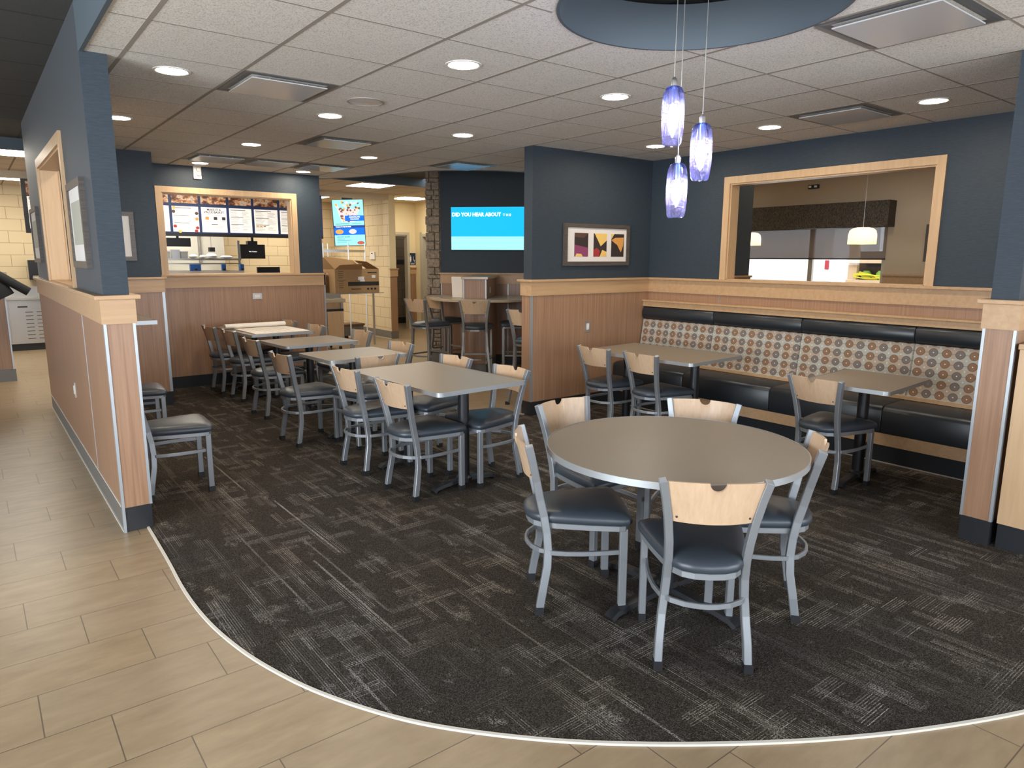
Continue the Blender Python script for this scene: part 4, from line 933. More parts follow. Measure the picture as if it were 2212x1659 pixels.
ST(MB().box(7.2, 10.5, 10.2, 10.3, 0, 3.1), 'wall_hall_side', 'cream_paint')
t = thing('restroom_sign', 'navy restroom sign with white figures on the cream hall wall', 'sign', (8.005, YH, 1.57))
MB().box(-0.085, 0.085, -0.008, 0, -0.135, 0.135).build('plate', 'sign_navy', t)
g = MB(); g.box(-0.062, -0.026, -0.0095, -0.008, -0.03, 0.05).box(-0.052, -0.036, -0.0095, -0.008, 0.056, 0.082).box(-0.055, -0.034, -0.0095, -0.008, -0.065, -0.03)
g.box(0.020, 0.034, -0.0095, -0.008, 0.036, 0.056).box(0.020, 0.030, -0.0095, -0.008, -0.02, 0.03).box(0.020, 0.056, -0.0095, -0.008, -0.028, -0.018).box(0.046, 0.056, -0.0095, -0.008, -0.062, -0.02)
g.build('pictogram', 'white_paint', t); MB().box(-0.05, 0.05, -0.0095, -0.008, -0.115, -0.10).build('sign_text', 'white_paint', t); MB().box(-0.07, 0.07, -0.0095, -0.008, -0.086, -0.083).build('rule', 'white_paint', t)
# thermostat and plates on the block wall
t = thing('thermostat', 'white wall thermostat on the cream block wall', 'thermostat', (XBW, 13.13, 1.640)); MB().box(-0.03, 0, -0.105, 0.105, -0.075, 0.075).build('body', 'white_plastic', t, bevel=0.006); MB().box(-0.032, -0.03, -0.04, 0.03, 0.035, 0.058).build('display', 'ink', t)
t = thing('light_switch', 'steel light switch left of the thermostat on the block wall', 'switch', (XBW, 13.52, 1.63)); MB().box(-0.006, 0, -0.04, 0.04, -0.06, 0.06).build('plate', 'steel', t); MB().box(-0.01, -0.006, -0.015, 0.015, -0.03, 0.03).build('rocker', 'white_plastic', t)
t = thing('wall_outlet', 'steel outlet on the block wall beside the cardboard box', 'outlet', (XBW, 13.5, 1.27)); MB().box(-0.006, 0, -0.05, 0.05, -0.06, 0.06).build('plate', 'steel', t); MB().box(-0.01, -0.006, -0.025, 0.025, -0.035, 0.035).build('socket_face', 'white_plastic', t)
# wall closing behind
wkb = ST(MB().box(-5, XBW, 15.0, 15.12, 0, ZK), 'wall_kitchen_back', 'cream_block')

# digital menu screen
def place(o, tl, tr, bl):    # local x = across, local z = up, origin bottom-left
    tl, tr, bl = Vector(tl), Vector(tr), Vector(bl); xa = (tr-tl).normalized(); za = (tl-bl).normalized(); ya = za.cross(xa)
    o.matrix_world = Matrix(((xa.x, ya.x, za.x, bl.x), (xa.y, ya.y, za.y, bl.y), (xa.z, ya.z, za.z, bl.z), (0, 0, 0, 1)))
t = thing('digital_menu_screen', 'tall bright portrait menu screen with a sundae picture, by the block wall', 'screen')
place(t, (5.60, 12.90, 2.690), (6.16, 12.68, 2.690), (5.70, 12.95, 1.812)); sw, sh = 0.60, 0.875
MB().box(0, sw, 0.0, 0.06, 0, sh).build('housing', 'black_plastic', t)
MB().box(0.2, 0.4, 0.06, 0.12, 0.3, 0.95).build('mount', 'black_metal', t)
s_ = MB().box(0.012, sw-0.012, -0.004, 0.0, 0.012, sh-0.004).build('display', 'screen_pale', t)
MB().box(0.23, sw-0.012, -0.008, -0.0045, 0.475, 0.575).build('banner', 'screen_blue', s_); MB().box(0.012, sw-0.012, -0.008, -0.0045, 0.345, 0.390).build('banner', 'screen_navy', s_)
MB().box(0.012, sw-0.012, -0.007, -0.0045, 0.210, 0.345).build('banner', 'screen_blue', s_)
m = MB(); m.add([(0.09, -0.006, 0.70), (0.52, -0.006, 0.70), (0.40, -0.006, 0.455), (0.17, -0.006, 0.455)], [(0, 1, 2, 3)]); m.build('cup_picture', 'screen_cream', s_)
for k in range(120):
    x = random.uniform(0.08, 0.52); zz = random.uniform(0.47, 0.84)
    if zz < 0.7 and not (0.10+(0.7-zz)*0.33 < x < 0.50-(0.7-zz)*0.5): continue
    r_ = random.uniform(0.012, 0.032); mm = MB(); yk = -0.0065-k*0.000008; pts = [(x+r_*math.cos(q*PI/4+k)*random.uniform(.6, 1.1), yk, zz+r_*math.sin(q*PI/4+k)*random.uniform(.6, 1.1)) for q in range(8)]
    mm.add(pts, [tuple(range(8))]).build('sundae_blob', random.choice(['screen_brown', 'screen_cream', 'screen_cream', 'screen_brown', 'screen_orange']), s_)
for cx, mt in ((0.11, 'screen_orange'), (0.36, 'screen_cream')):
    MB().add([(cx+0.075*math.cos(q*PI/6), -0.0085, 0.275+0.045*math.sin(q*PI/6)) for q in range(12)], [tuple(range(12))]).build('food_picture', mt, s_)
MB().add([(0.50+0.07*math.cos(q*PI/6), -0.0085, 0.055+0.035*math.sin(q*PI/6)) for q in range(12)], [tuple(range(12))]).build('food_picture', 'screen_red', s_)
text('CHOCOLATE', s_, (0.41, -0.009, 0.535), 0.034, 'screen_white', (R(90), 0, 0), 'CENTER', 0.001); text('VOLCANO', s_, (0.41, -0.009, 0.497), 0.034, 'screen_white', (R(90), 0, 0), 'CENTER', 0.001)
text("TODAY'S FEATURES", s_, (0.04, -0.009, 0.356), 0.033, 'screen_white', (R(90), 0, 0), 'LEFT', 0.001); text('SAVORY SOUPS', s_, (0.06, -0.009, 0.165), 0.034, 'screen_teal', (R(90), 0, 0), 'LEFT', 0.0008)
m = MB()
for k in range(3): m.box(0.06, 0.06+(0.14, 0.26, 0.17)[k], -0.006, -0.0045, 0.135-k*0.03, 0.142-k*0.03)
m.box(0.05, 0.30, -0.006, -0.0045, 0.418, 0.426).box(0.36, 0.52, -0.006, -0.0045, 0.418, 0.424); m.build('small_print', 'screen_teal', s_)

# ------------------------------------------------------------------ kitchen
mb = thing('menu_board', 'long white menu board row with dark blue frame above the order counter', 'menu board', (0, 12.3, 0))
MB().box(1.95, 5.2, 0.004, 0.05, 1.935, 1.985).build('bottom_rail', 'black_plastic', mb)
MB().box(1.95, 5.2, 0.005, 0.05, 1.985, 2.70).build('backing', 'menu_blue', mb)
edges = [2.02, 2.665, 3.105, 3.545, 3.955, 4.40, 4.85]
KITCH = [('', 0), ('', 1), ('MAKE IT A\nVALUE BASKET', 2), ('', 3), ('', 4), ('', 5)]
for k in range(6):
    x0, x1 = edges[k]+0.022, edges[k+1]-0.022
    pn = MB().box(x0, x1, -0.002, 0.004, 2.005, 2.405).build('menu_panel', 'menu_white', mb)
    MB().box(x0, x1, -0.002, 0.004, 2.455, 2.66).build('food_banner', 'food_photo', mb)
    w = x1-x0; m = MB(); mg = MB()
    if k == 2:
        for ln, (s, zz) in enumerate((('MAKE IT A', 2.352), ('VALUE BASKET', 2.312))): text(s, pn, ((x0+x1)/2, -0.003, zz), 0.047, 'ink', (R(90), 0, 0), 'CENTER', 0.0012)
        mg.box(x0+0.08, x1-0.08, -0.003, -0.002, 2.285, 2.290)
        for q, (mt) in enumerate(('food_orange', 'food_dark', 'food_dark')):
            cx = x0+0.085+q*0.13; MB().box(cx-0.028, cx+0.028, -0.0035, -0.002, 2.205, 2.255).build('meal_picture', mt, pn)
        for q in range(3): mg.box(x0+0.04+q*0.13, x0+0.13+q*0.13, -0.003, -0.002, 2.182, 2.187)
        m.box((x0+x1)/2-0.05, (x0+x1)/2+0.05, -0.003, -0.002, 2.130, 2.140)
        for q in range(3): mg.box(x0+0.06, x1-0.06, -0.003, -0.002, 2.108-q*0.016, 2.112-q*0.016)
    else:
        random.seed(k*5+1)
        m.box(x0+0.02, x0+w*0.72, -0.003, -0.002, 2.372, 2.382)
        for q in range(17):
            zz = 2.350-q*0.019
            if q % 6 == 5: m.box(x0+0.02, x0+w*0.62, -0.003, -0.002, zz, zz+0.008); continue
            a_ = random.uniform(0.25, 0.45); mg.box(x0+0.02, x0+0.02+w*a_*0.9, -0.003, -0.002, zz, zz+0.004)
            if random.random() < 0.75: mg.box(x0+w*0.56, x0+w*random.uniform(0.75, 0.93), -0.003, -0.002, zz, zz+0.004)
        if k == 1:
            for (fx, fz, mt) in ((0.03, 2.39, 'food_yellow'), (0.02, 2.33, 'food_brown'), (w-0.03, 2.31, 'food_brown'), (0.03, 2.10, 'food_red'), (w-0.05, 2.03, 'food_red'), (w-0.03, 2.08, 'food_red'), (0.1, 2.02, 'food_yellow'), (w-0.03, 2.22, 'food_orange')):
                MB().add([(x0+fx+0.028*math.cos(q*PI/5), -0.0035, fz-0.01+0.026*math.sin(q*PI/5)) for q in range(10)], [tuple(range(10))]).build('food_picture', mt, pn)
        if k == 4:
            for q in range(3): MB().box(x0+0.03+q*0.06, x0+0.07+q*0.06, -0.0035, -0.002, 2.115, 2.135).build('meal_picture', ('food_yellow', 'food_yellow', 'food_orange')[q], pn)
    if m.v: m.build('heading', 'ink', pn)
    mg.build('small_print', 'ink_grey', pn)
mb2 = thing('menu_board', 'end of a black framed menu board seen left of the long left wall', 'menu board', (0.735, 12.3, 0))
MB().box(0, 0.9, 0.004, 0.05, 1.935, 2.69).build('frame', 'black_plastic', mb2)
MB().box(0.3, 0.34, 0.01, 0.04, 2.69, ZK).build('hanger', 'black_metal', mb2)
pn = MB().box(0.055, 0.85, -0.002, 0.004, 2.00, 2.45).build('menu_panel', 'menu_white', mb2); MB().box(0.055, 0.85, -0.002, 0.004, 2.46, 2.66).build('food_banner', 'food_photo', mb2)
text('ENTREES', pn, (0.075, -0.003, 2.405), 0.04, 'ink', (R(90), 0, 0), 'LEFT', 0.001)
m = MB()
for q in range(16): m.box(0.075, 0.075+(0.12, 0.2, 0.16, 0.25)[q % 4], -0.003, -0.002, 2.375-q*0.022, 2.38-q*0.022)
m.build('small_print', 'ink_grey', pn)

# service counter and steel shelf, seen through the kitchen window
t = thing('steel_shelf', 'long stainless pass shelf with lamps behind the order counter', 'shelf', (0, 13.5, 0))
MB().box(1.9, 4.02, -0.2, 0.2, 1.545, 1.580).build('upper_shelf', 'steel', t); MB().box(1.9, 4.02, -0.2, 0.2, 1.475, 1.495).build('lower_shelf', 'steel', t)
for x in (2.0, 3.99): MB().box(x-0.02, x+0.02, -0.18, -0.14, 0.9, 1.9).build('post', 'steel', t)
MB().box(1.9, 4.05, -0.22, 0.22, 0.0, 1.36).build('cabinet', 'equipment_white', t)
ST(MB().box(2.3, 3.98, 14.2, 14.25, 0, ZK), 'wall_kitchen_white', 'equipment_white')
def simple(name, label, cat, parts, group=None, loc=(0, 0, 0)):
    t = thing(name, label, cat, loc, 0, group)
    for nm, mt, bxs in parts:
        m = MB()
        for b in bxs: m.box(*b)
        m.build(nm, mt, t, bevel=0.003)
    return t
simple('monitor', 'black order monitor hanging right of the steel shelf', 'monitor', [('housing', 'black_plastic', [(4.03, 4.48, 13.35, 13.39, 1.575, 1.835)]), ('mount', 'black_metal', [(4.18, 4.36, 13.39, 13.5, 1.83, 1.90), (4.25, 4.29, 13.39, 13.43, 1.88, ZK)])])
mt_ = [o for o in COL.objects if o.name.startswith('monitor')][0]
text('No Orders', [o for o in kids(mt_) if o.name.startswith('housing')][0], (4.255, 13.348, 1.695), 0.032, 'screen_white', (R(90), 0, 0), 'CENTER')
simple('monitor', 'black monitor above the left end of the steel shelf', 'monitor', [('housing', 'black_plastic', [(2.78, 3.17, 13.30, 13.34, 1.78, 1.93)]), ('mount', 'black_metal', [(2.95, 2.99, 13.34, 13.37, 1.9, ZK)])])
simple('monitor', 'low black register screen at the right end of the order counter', 'monitor', [('housing', 'black_plastic', [(3.62, 3.98, 11.2, 11.24, 1.28, 1.45)]), ('stand', 'black_plastic', [(3.75, 3.85, 11.24, 11.3, 1.0, 1.35)])])
def bag(x, z, w, h, label, mat='paper'):
    o = MB().lathe([(0.02, 0), (w/2, 0.01), (w/2*1.05, h*0.5), (w/2*0.7, h*0.9), (0.01, h)], (x, 13.46, z), 12).build('food_bag', mat, None, smooth=True); tag(o, label, 'bag', 'bags on the steel shelf')
bag(3.23, 1.5805, 0.14, 0.07, 'small cream paper bag on the steel shelf, leftmost'); bag(3.39, 1.5805, 0.11, 0.06, 'middle cream paper bag lump on the steel shelf'); bag(3.54, 1.5805, 0.19, 0.09, 'largest cream paper bag on the steel shelf'); bag(3.80, 1.5805, 0.22, 0.05, 'flat white cloth bundle at the right of the steel shelf', 'white_paint')
MBX = [(2.72, 2.84, 1.58, 1.71, 'equipment_white', 'white container at the left end of the steel shelf'), (2.87, 3.0, 1.58, 1.73, 'steel', 'steel container beside the white one on the steel shelf'), (3.02, 3.13, 1.58, 1.70, 'equipment_white', 'small white container near the cream bags')]
for x0, x1, z0, z1, mt, lb in MBX:
    t = thing('container', lb, 'container', ((x0+x1)/2, 13.46, z0+0.0005), 0, 'containers on the steel shelf'); w = (x1-x0)/2
    MB().box(-w, w, -0.06, 0.06, 0, z1-z0-0.02).build('body', mt, t); MB().box(-w-0.005, w+0.005, -0.065, 0.065, z1-z0-0.02, z1-z0).build('lid', 'steel', t)
for x, lb in ((3.20, 'blue cup dispenser below the steel shelf, left one'), (3.68, 'narrow blue cup dispenser below the steel shelf, middle one'), (4.0, 'blue cup dispenser at the right post of the steel shelf')):
    w = 0.09 if x == 3.20 else 0.035
    simple('cup_dispenser', lb, 'dispenser', [('body', 'equipment_blue', [(x-w, x+w, 13.22, 13.28, 1.3605, 1.475)]), ('nozzle', 'black_plastic', [(x-0.02, x+0.02, 13.20, 13.22, 1.37, 1.40)])], 'blue dispensers')
simple('storage_rack', 'white wire rack with trays at the left of the kitchen', 'rack', [('post', 'white_plastic', [(2.66, 2.68, 13.9, 13.92, 0.0, 2.2), (2.86, 2.88, 13.9, 13.92, 0.0, 2.2)]), ('tray', 'white_plastic', [(2.66, 2.88, 13.88, 13.95, z, z+0.012) for z in (1.72, 1.80, 1.88, 1.96, 2.04)])])
simple('conduit', 'pair of dark vertical pipes on the white kitchen wall', 'pipe', [('pipe', 'ink_grey', [(3.50, 3.515, 14.16, 14.2, 1.5, 2.4), (3.545, 3.56, 14.16, 14.2, 1.5, 2.4)])])
simple('heat_lamp', 'black heat lamp hanging before the white kitchen wall', 'lamp', [('arm', 'ink_grey', [(3.66, 3.67, 13.9, 13.91, 1.75, ZK), (3.66, 3.95, 13.9, 13.91, 2.0, 2.01)]), ('head', 'black_plastic', [(3.62, 3.72, 13.86, 13.95, 1.70, 1.78)])])
t = thing('order_counter', 'cream order counter under the menu boards, seen through the kitchen window', 'counter', (1.9, 11.05, 0))
MB().box(0, 2.2, 0, 0.55, 0.955, 1.0).build('top', 'solid_surface', t, bevel=0.004); MB().box(0.03, 2.17, 0.04, 0.52, 0, 0.955).build('body', 'brown_laminate', t)
# corridor end: half wall, equipment, jacket
hwL = ST(MB().box(-2.0, 0.355, 11.05, 11.18, 0, 1.372), 'wall_order_line', 'brown_laminate')
MB().box(-2.0, 0.375, 11.03, 11.20, 1.24, 1.372).build('ledge_band', 'maple_trim', hwL); MB().box(-2.0, 0.40, 11.0, 11.23, 1.372, 1.41).build('ledge_cap', 'solid_surface', hwL)
MB().box(0.345, 0.360, 11.034, 11.05, 0.16, 1.24).build('corner_strip', 'silver_strip', hwL); MB().box(-2.0, 0.372, 11.03, 11.05, 0, 0.16).build('base_tile', 'grey_base_tile', hwL)
t = thing('jacket', 'black jacket draped with one sleeve hanging over the order line half wall', 'jacket', (0.40, 10.90, 1.18))
MB().sweep([(-0.50, 0.05, 0.32), (-0.34, 0.0, 0.34), (-0.20, -0.04, 0.27), (-0.05, -0.06, 0.16), (0.10, -0.06, 0.05), (0.20, -0.06, -0.02)], [(0.055*math.cos(2*PI*k/12), 0.05*math.sin(2*PI*k/12)) for k in range(12)], ref=(0, 1, 0)).build('sleeve', 'jacket_black', t, smooth=True)
MB().sweep([(-0.55, 0.02, 0.25), (-0.30, -0.01, 0.2), (-0.10, -0.05, 0.02), (-0.05, -0.05, -0.08)], [(0.11*math.cos(2*PI*k/12), 0.05*math.sin(2*PI*k/12)) for k in range(12)], ref=(0, 1, 0)).build('body', 'jacket_black', t, smooth=True)
t = thing('prep_cabinet', 'stainless steel prep cabinet with slotted doors at the end of the corridor', 'cabinet', (0.0, 14.55, 0))
MB().box(-0.6, 1.7, 0, 0.42, 0.12, 0.86).build('body', 'steel', t); MB().box(-0.6, 1.7, -0.03, 0.42, 0.865, 0.905).build('worktop', 'steel', t, bevel=0.004); MB().box(-0.6, 1.7, 0.38, 0.42, 0.905, 1.08).build('splash_back', 'steel', t)
MB().box(-0.6, 1.7, 0.02, 0.42, 0.0, 0.12).build('base', 'black_tile', t)
dv = MB().box(0.50, 1.20, -0.012, 0.0, 0.14, 0.82).build('door', 'steel', t); sl = MB(); MB().box(0.62, 0.76, -0.014, -0.0115, 0.74, 0.765).build('handle_recess', 'ink', dv)
for k in range(8):
    for xx in (0.72, 0.88): sl.box(xx, xx+0.11, -0.014, -0.0115, 0.20+k*0.065, 0.21+k*0.065)
sl.build('vent_slots', 'ink', dv)
simple('soap_dispenser', 'black soap dispenser on the block wall at the end of the corridor', 'dispenser', [('body', 'black_plastic', [(0.86, 1.06, 14.88, 15.0, 1.20, 1.54)]), ('lever', 'ink_grey', [(0.91, 1.01, 14.86, 14.88, 1.22, 1.27)])])
# ceiling light panels in kitchen and hall; out-of-view kitchen ones added for brightness
PN = [(5.53, 11.02, 0.60, 0.60, 'square bright ceiling light panel before the block wall'), (7.36, 12.9, 0.60, 0.60, 'square bright ceiling light panel in the restroom hall'), (0.28, 10.30, 1.22, 0.56, 'bright ceiling light panel at the end of the left corridor'),
      (2.9, 11.2, 1.22, 0.60, 'added out-of-view ceiling light panel in front of the menu boards'), (2.9, 13.3, 1.22, 0.60, 'added out-of-view ceiling light panel over the steel shelf'), (0.5, 13.6, 1.22, 0.60, 'added out-of-view ceiling light panel over the prep cabinet'), (5.3, 13.9, 1.22, 0.60, 'added out-of-view ceiling light panel behind the digital menu screen'), (8.6, 14.7, 0.30, 0.30, 'small added ceiling light brightening the restroom behind the left doorway')]  # restroom light is an addition that lifts the dim block wall
for x, y, w, h, lb in PN:
    t = thing('ceiling_light', lb, 'ceiling light', (x, y, ZK)); MB().box(-w/2-0.01, w/2+0.01, -h/2-0.01, h/2+0.01, -0.004, 0.0).build('frame', 'white_paint', t); MB().box(-w/2, w/2, -h/2, h/2, -0.007, -0.004).build('diffuser', 'panel_light', t)

# ------------------------------------------------------------------ boxes, rack and cart by the block wall
t = thing('cardboard_box', 'large open cardboard box with flaps up, black stripe and printing, on the serving cart', 'box', (5.03, 11.48, 0.985))
bw, bd, bh = 0.84, 0.50, 0.415; w = 0.006; sl_ = 0.0
m = MB(); m.box(0, bw, 0, w, 0, bh); m.box(0, bw, bd-w, bd, 0, bh); m.box(0, w, w, bd-w, 0, bh); m.box(bw-w, bw, w, bd-w, 0, bh); m.box(w, bw-w, w, bd-w, 0, w)
m.build('carton', 'cardboard', t)
def flap(a_, b_, c_, d_, nm='flap'):
    a_, b_, c_, d_ = map(Vector, (a_, b_, c_, d_)); nrm = (b_-a_).cross(c_-a_).normalized()*0.005; m = MB(); vs = [a_, b_, c_, d_]+[v+nrm for v in (a_, b_, c_, d_)]
    m.add([tuple(v) for v in vs], [(0, 3, 2, 1), (4, 5, 6, 7), (0, 1, 5, 4), (1, 2, 6, 5), (2, 3, 7, 6), (3, 0, 4, 7)]).build(nm, 'cardboard', t)
flap((0, 0, bh), (bw*0.62, 0, bh), (bw*0.50, -0.20, bh+0.10), (0.03, -0.16, bh+0.08)); flap((0, bd, bh), (0.01, 0, bh), (-0.17, 0.02, bh+0.20), (-0.16, bd-0.04, bh+0.23))
flap((bw, 0.0, bh), (bw, bd, bh), (bw-0.24, bd, bh+0.15), (bw-0.22, 0.03, bh+0.13)); flap((0, bd, bh), (bw*0.9, bd, bh), (bw*0.72, bd+0.05, bh+0.15), (0.06, bd+0.06, bh+0.22))
m = MB(); m.box(0.24, bw, -0.0015, 0, 0.125, 0.195); m.box(0.30, 0.48, -0.0015, 0, 0.06, 0.075); m.box(0.60, 0.64, -0.0015, 0, 0.05, 0.085); m.box(0.67, 0.71, -0.0015, 0, 0.05, 0.085); m.box(0.74, 0.78, -0.0015, 0, 0.05, 0.085); m.box(0.62, 0.80, -0.0015, 0, 0.345, 0.362)
for k in range(4): m.box(0.06, 0.16-0.01*(k % 2), -0.0015, 0, 0.37-k*0.035, 0.378-k*0.035)
for k in range(4): m.box(0.07, 0.15, -0.0015, 0, 0.20-k*0.035, 0.206-k*0.035)
m.box(0.04, 0.20, -0.0015, 0, 0.225, 0.229); m.build('printing', 'print_black', t)
m = MB(); m.box(0.43, 0.55, -0.0025, 0, 0.225, 0.285); MB().box(0.47, 0.56, -0.0025, 0, 0.200, 0.222).build('number_label', 'white_paint', t); m.build('shipping_label', 'white_paint', t); MB().box(0.70, 0.77, -0.0025, 0, 0.26, 0.31).build('warning_label', 'white_paint', t)
t = simple('cardboard_box', 'second cardboard box partly hidden behind the kitchen window wall end', 'box', [('carton', 'cardboard', [(4.62, 4.93, 11.70, 12.1, 0.985, 1.36)]), ('tape', 'mat_board', [(4.75, 4.80, 11.695, 12.105, 1.0, 1.365)])])
t = thing('serving_cart', 'cream topped serving cart with wooden front panels behind the kitchen window wall end', 'cart', (4.2, 11.35, 0))
MB().box(0, 0.95, 0, 0.60, 0.835, 0.90).build('top', 'solid_surface', t, bevel=0.004); MB().box(0.02, 0.90, 0.03, 0.57, 0.15, 0.835).build('body', 'maple_panel', t)
MB().box(0.60, 0.885, -0.035, -0.012, 0.24, 0.685).build('drop_leaf', 'maple_panel', t, bevel=0.004); MB().box(0.865, 0.905, 0.0, 0.03, 0.12, 0.835).build('metal_post', 'silver_strip', t)
MB().box(0.30, 0.90, -0.02, 0.0, 0.69, 0.73).build('hinge_rail', 'black_metal', t)
for x in (0.08, 0.86):
    for y in (0.08, 0.5): MB().lathe([(0.035, -0.015), (0.035, 0.015)], n=14).build('caster', 'black_rubber', t).matrix_local = Matrix.Translation((x, y, 0.035)) @ Matrix.Rotation(R(90), 4, 'Y')
MB().box(0.1, 0.92, 0.05, 0.58, 0.90, 0.915).box(0.12, 0.90, 0.08, 0.10, 0.915, 0.97).box(0.12, 0.90, 0.54, 0.56, 0.915, 0.97).box(0.1, 1.75, 0.10, 0.56, 0.97, 0.984).build('wire_tray', 'steel', t)
MB().box(1.70, 1.73, 0.45, 0.48, 0.0, 0.97).build('metal_post', 'steel', t)
t = thing('metal_rack', 'bare upright metal rack frame standing before the block wall', 'rack', (0, 0, 0))
posts = [(5.58, 12.10), (6.00, 12.28), (5.38, 12.55), (5.14, 12.2)]
for x, y in posts: MB().tube([(x, y, 0.0), (x, y, 1.86)], 0.013, 8, ref=(0, 1, 0)).build('post', 'steel', t)
for (a_, b_), zs in (((0, 1), (1.72, 1.0)), ((1, 2), (1.72,)), ((2, 3), (1.72,)), ((3, 0), (1.72,))):
    for zz in zs: MB().sweep([(*posts[a_], zz), (*posts[b_], zz)], rect(0.015, 0.045)).build('rail', 'steel', t)
simple('storage_bin', 'low grey bin on the floor at the foot of the block wall', 'bin', [('bin_body', 'grey_base_tile', [(5.75, 6.15, 12.75, 13.1, 0.08, 0.27)]), ('lid', 'cardboard_dark', [(5.73, 6.17, 12.73, 13.12, 0.27, 0.31)]), ('foot', 'black_rubber', [(5.78, 5.84, 12.8, 12.86, 0, 0.08), (6.06, 6.12, 12.8, 12.86, 0, 0.08), (5.78, 5.84, 13.0, 13.06, 0, 0.08), (6.06, 6.12, 13.0, 13.06, 0, 0.08)])])
simple('crate', 'brown crate of packing film beside the low grey bin', 'crate', [('crate_body', 'cardboard_dark', [(5.33, 5.68, 12.75, 13.05, 0.0, 0.26)]), ('contents', 'cardboard', [(5.35, 5.66, 12.77, 13.03, 0.26, 0.34)])])

# ------------------------------------------------------------------ far room seen through the right pass-through
XW = 10.5
m = MB(); m.box(XW, XW+0.15, 1.0, 4.74, 0, 2.95); m.box(XW, XW+0.15, 7.6, 10.2, 0, 2.95); m.box(XW, XW+0.15, 4.74, 7.6, 0, 0.85); m.box(XW, XW+0.15, 4.74, 7.6, 2.40, 2.95)
wf = ST(m, 'wall_far_room', 'beige_paint'); MB().box(XW-0.024, XW, 1.0, 4.74, 1.235, 1.372).build('ledge_band', 'maple_trim', wf); MB().box(XW-0.05, XW, 1.0, 4.74, 1.372, 1.396).build('ledge_cap', 'maple_trim', wf); MB().box(XW-0.012, XW, 1.0, 4.74, 0, 1.235).build('laminate_panel', 'brown_laminate', wf)
wi = thing('window_4', None, None); wi['kind'] = 'structure'
MB().box(XW+0.04, XW+0.09, 4.74, 4.80, 0.85, 2.4).box(XW+0.04, XW+0.09, 5.86, 5.93, 0.85, 2.4).box(XW+0.04, XW+0.09, 7.54, 7.6, 0.85, 2.4).box(XW+0.04, XW+0.09, 4.74, 7.6, 0.85, 0.9).box(XW+0.04, XW+0.09, 4.74, 7.6, 2.34, 2.4).build('window_frame', 'door_frame_paint', wi)
MB().box(XW+0.062, XW+0.066, 4.8, 7.54, 0.9, 2.34).build('pane', 'pane_glass', wi)
t = thing('roller_shade', 'brown see-through roller shade half drawn over the far window', 'shade', (XW-0.02, 6.15, 1.61))
MB().box(-0.002, 0.0, -1.42, 1.42, 0.0, 0.45).build('cloth', 'shade_cloth', t); MB().box(-0.010, 0.006, -1.42, 1.42, -0.012, 0.008).build('hem_bar', 'black_metal', t)
t = thing('valance', 'dark speckled fabric valance box above the far window', 'valance', (XW-0.22, 6.2, 2.06)); MB().box(0, 0.22, -1.55, 1.55, 0, 0.365).build('box', 'valance_fabric', t)
ww = ST(MB().box(6.31, 7.98, 5.29, 5.398, 0, 2.95), 'wall_far_room_left', 'blue_wallpaper')
wains_x(ww, 5.29, 6.31, 7.99, -1)
simple('emergency_light', 'small dark emergency light high on the beige wall of the far room', 'emergency light', [('housing', 'black_plastic', [(XW-0.03, XW, 5.82, 5.99, 2.675, 2.735)]), ('lamp_head', 'white_paint', [(XW-0.05, XW-0.03, 5.84, 5.88, 2.69, 2.72), (XW-0.05, XW-0.03, 5.93, 5.97, 2.69, 2.72)])])
picture_y(XW, 3.3, 4.215, 1.575, 2.08, -1, 'dark framed picture at the right end of the far room wall')
for n_, (x, y, z0, lb) in enumerate(((8.0, 3.88, 1.772, 'cream dome pendant lamp hanging in the far room'), (9.2, 6.105, 1.80, 'cream dome pendant lamp half hidden at the left of the far room'))):
    t = thing('dome_pendant_lamp', lb, 'lamp', (x, y, z0), 0, 'cream dome pendants')
    MB().lathe([(0.148, 0.0), (0.147, 0.10), (0.135, 0.15), (0.105, 0.175), (0.06, 0.185), (0.012, 0.187)], n=32, cap=False).build('dome_shade', 'frosted_shade', t, smooth=True)
    MB().lathe([(0.01, 0.04), (0.035, 0.06), (0.04, 0.09), (0.02, 0.14)], n=14).build('bulb', 'warm_bulb', t, smooth=True)
    MB().tube([(0, 0, 0.185), (0, 0, 2.95-z0)], 0.003, 6, ref=(0, 1, 0)).build('cord', 'steel', t)
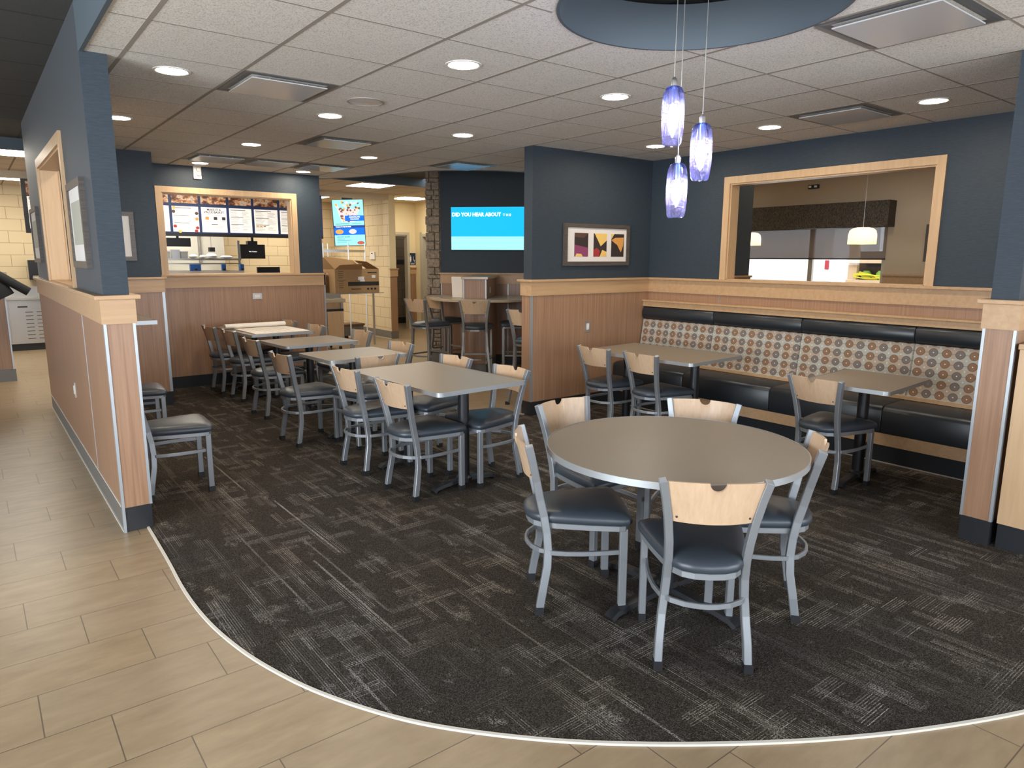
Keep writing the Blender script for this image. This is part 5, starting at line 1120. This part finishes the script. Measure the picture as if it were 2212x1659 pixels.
for x, y, lb in ((7.4, 2.6, 'added unseen far room downlight nearest the pass-through'), (9.2, 2.6, 'added unseen far room downlight in front of the dark framed picture'), (8.6, 4.6, 'added unseen far room downlight in mid ceiling between the dome pendants'), (9.2, 7.5, 'added unseen far room downlight deepest behind the blue wall piece')):  # unseen downlights, added so the far room gets enough warm light
    t = thing('downlight', lb, 'ceiling light', (x, y, 2.95), 0, 'added far room downlights'); MB().lathe([(0.10, 0.0), (0.09, -0.004)], n=24).build('trim_ring', 'white_plastic', t); MB().lathe([(0.084, -0.0045), (0.001, -0.006)], n=24).build('lens', 'downlight_lens', t)
# outside
ST(MB().box(11, 40, -20, 40, -0.3, -0.2), 'ground', 'grey_base_tile')
t = simple('box_truck', 'white box truck body parked outside the far window', 'truck', [('cargo_box', 'truck_white', [(14.0, 16.0, 7.36, 13.0, 0.3, 2.9)]), ('wheel', 'black_rubber', [(14.2, 14.5, 8.2, 9.1, -0.2, 0.6), (15.5, 15.8, 8.2, 9.1, -0.2, 0.6)]), ('tail_lamp', 'lamp_red', [(13.98, 14.0, 7.42, 7.50, 1.40, 1.58)])])
t = simple('lumber_shelf', 'timber shelving loaded with tools outside the far window', 'shelf', [('upright', 'lumber', [(13.4, 13.5, 6.55, 6.72, 0, 2.1), (13.4, 13.5, 5.85, 5.97, 0, 2.1), (13.4, 13.5, 5.2, 5.3, 0, 2.1)]), ('shelf_board', 'lumber', [(13.3, 13.6, 5.2, 6.7, 1.53, 1.60), (13.3, 13.6, 5.2, 6.7, 1.15, 1.22)]), ('backing', 'dark_shelf', [(13.62, 13.66, 5.2, 6.7, 1.1, 1.75)])])
t = thing('hose_coil', 'yellow hose coil lying on the outdoor timber shelf', 'hose', (13.30, 6.30, 1.225))
for k in range(6): MB().tube([(0.0+0.03*k, (0.26-0.02*k)*math.cos(q*PI/8)+0.03*(k % 3), 0.06+(0.03+0.013*k)*math.sin(q*PI/8+k*0.3)) for q in range(16)], 0.008, 6, ref=(1, 0, 0), closed=True).build('coil', 'hose_yellow', t, smooth=True)
for y, z0, lb in ((6.42, 1.34, 'green bag behind the yellow hose, left one'), (6.15, 1.26, 'green bag behind the yellow hose, right one')):
    o = MB().lathe([(0.02, 0), (0.08, 0.02), (0.085, 0.12), (0.05, 0.17)], (13.53, y, 1.2205), 12).build('green_bag', 'bag_green', None, smooth=True); tag(o, lb, 'bag', 'green bags outside')
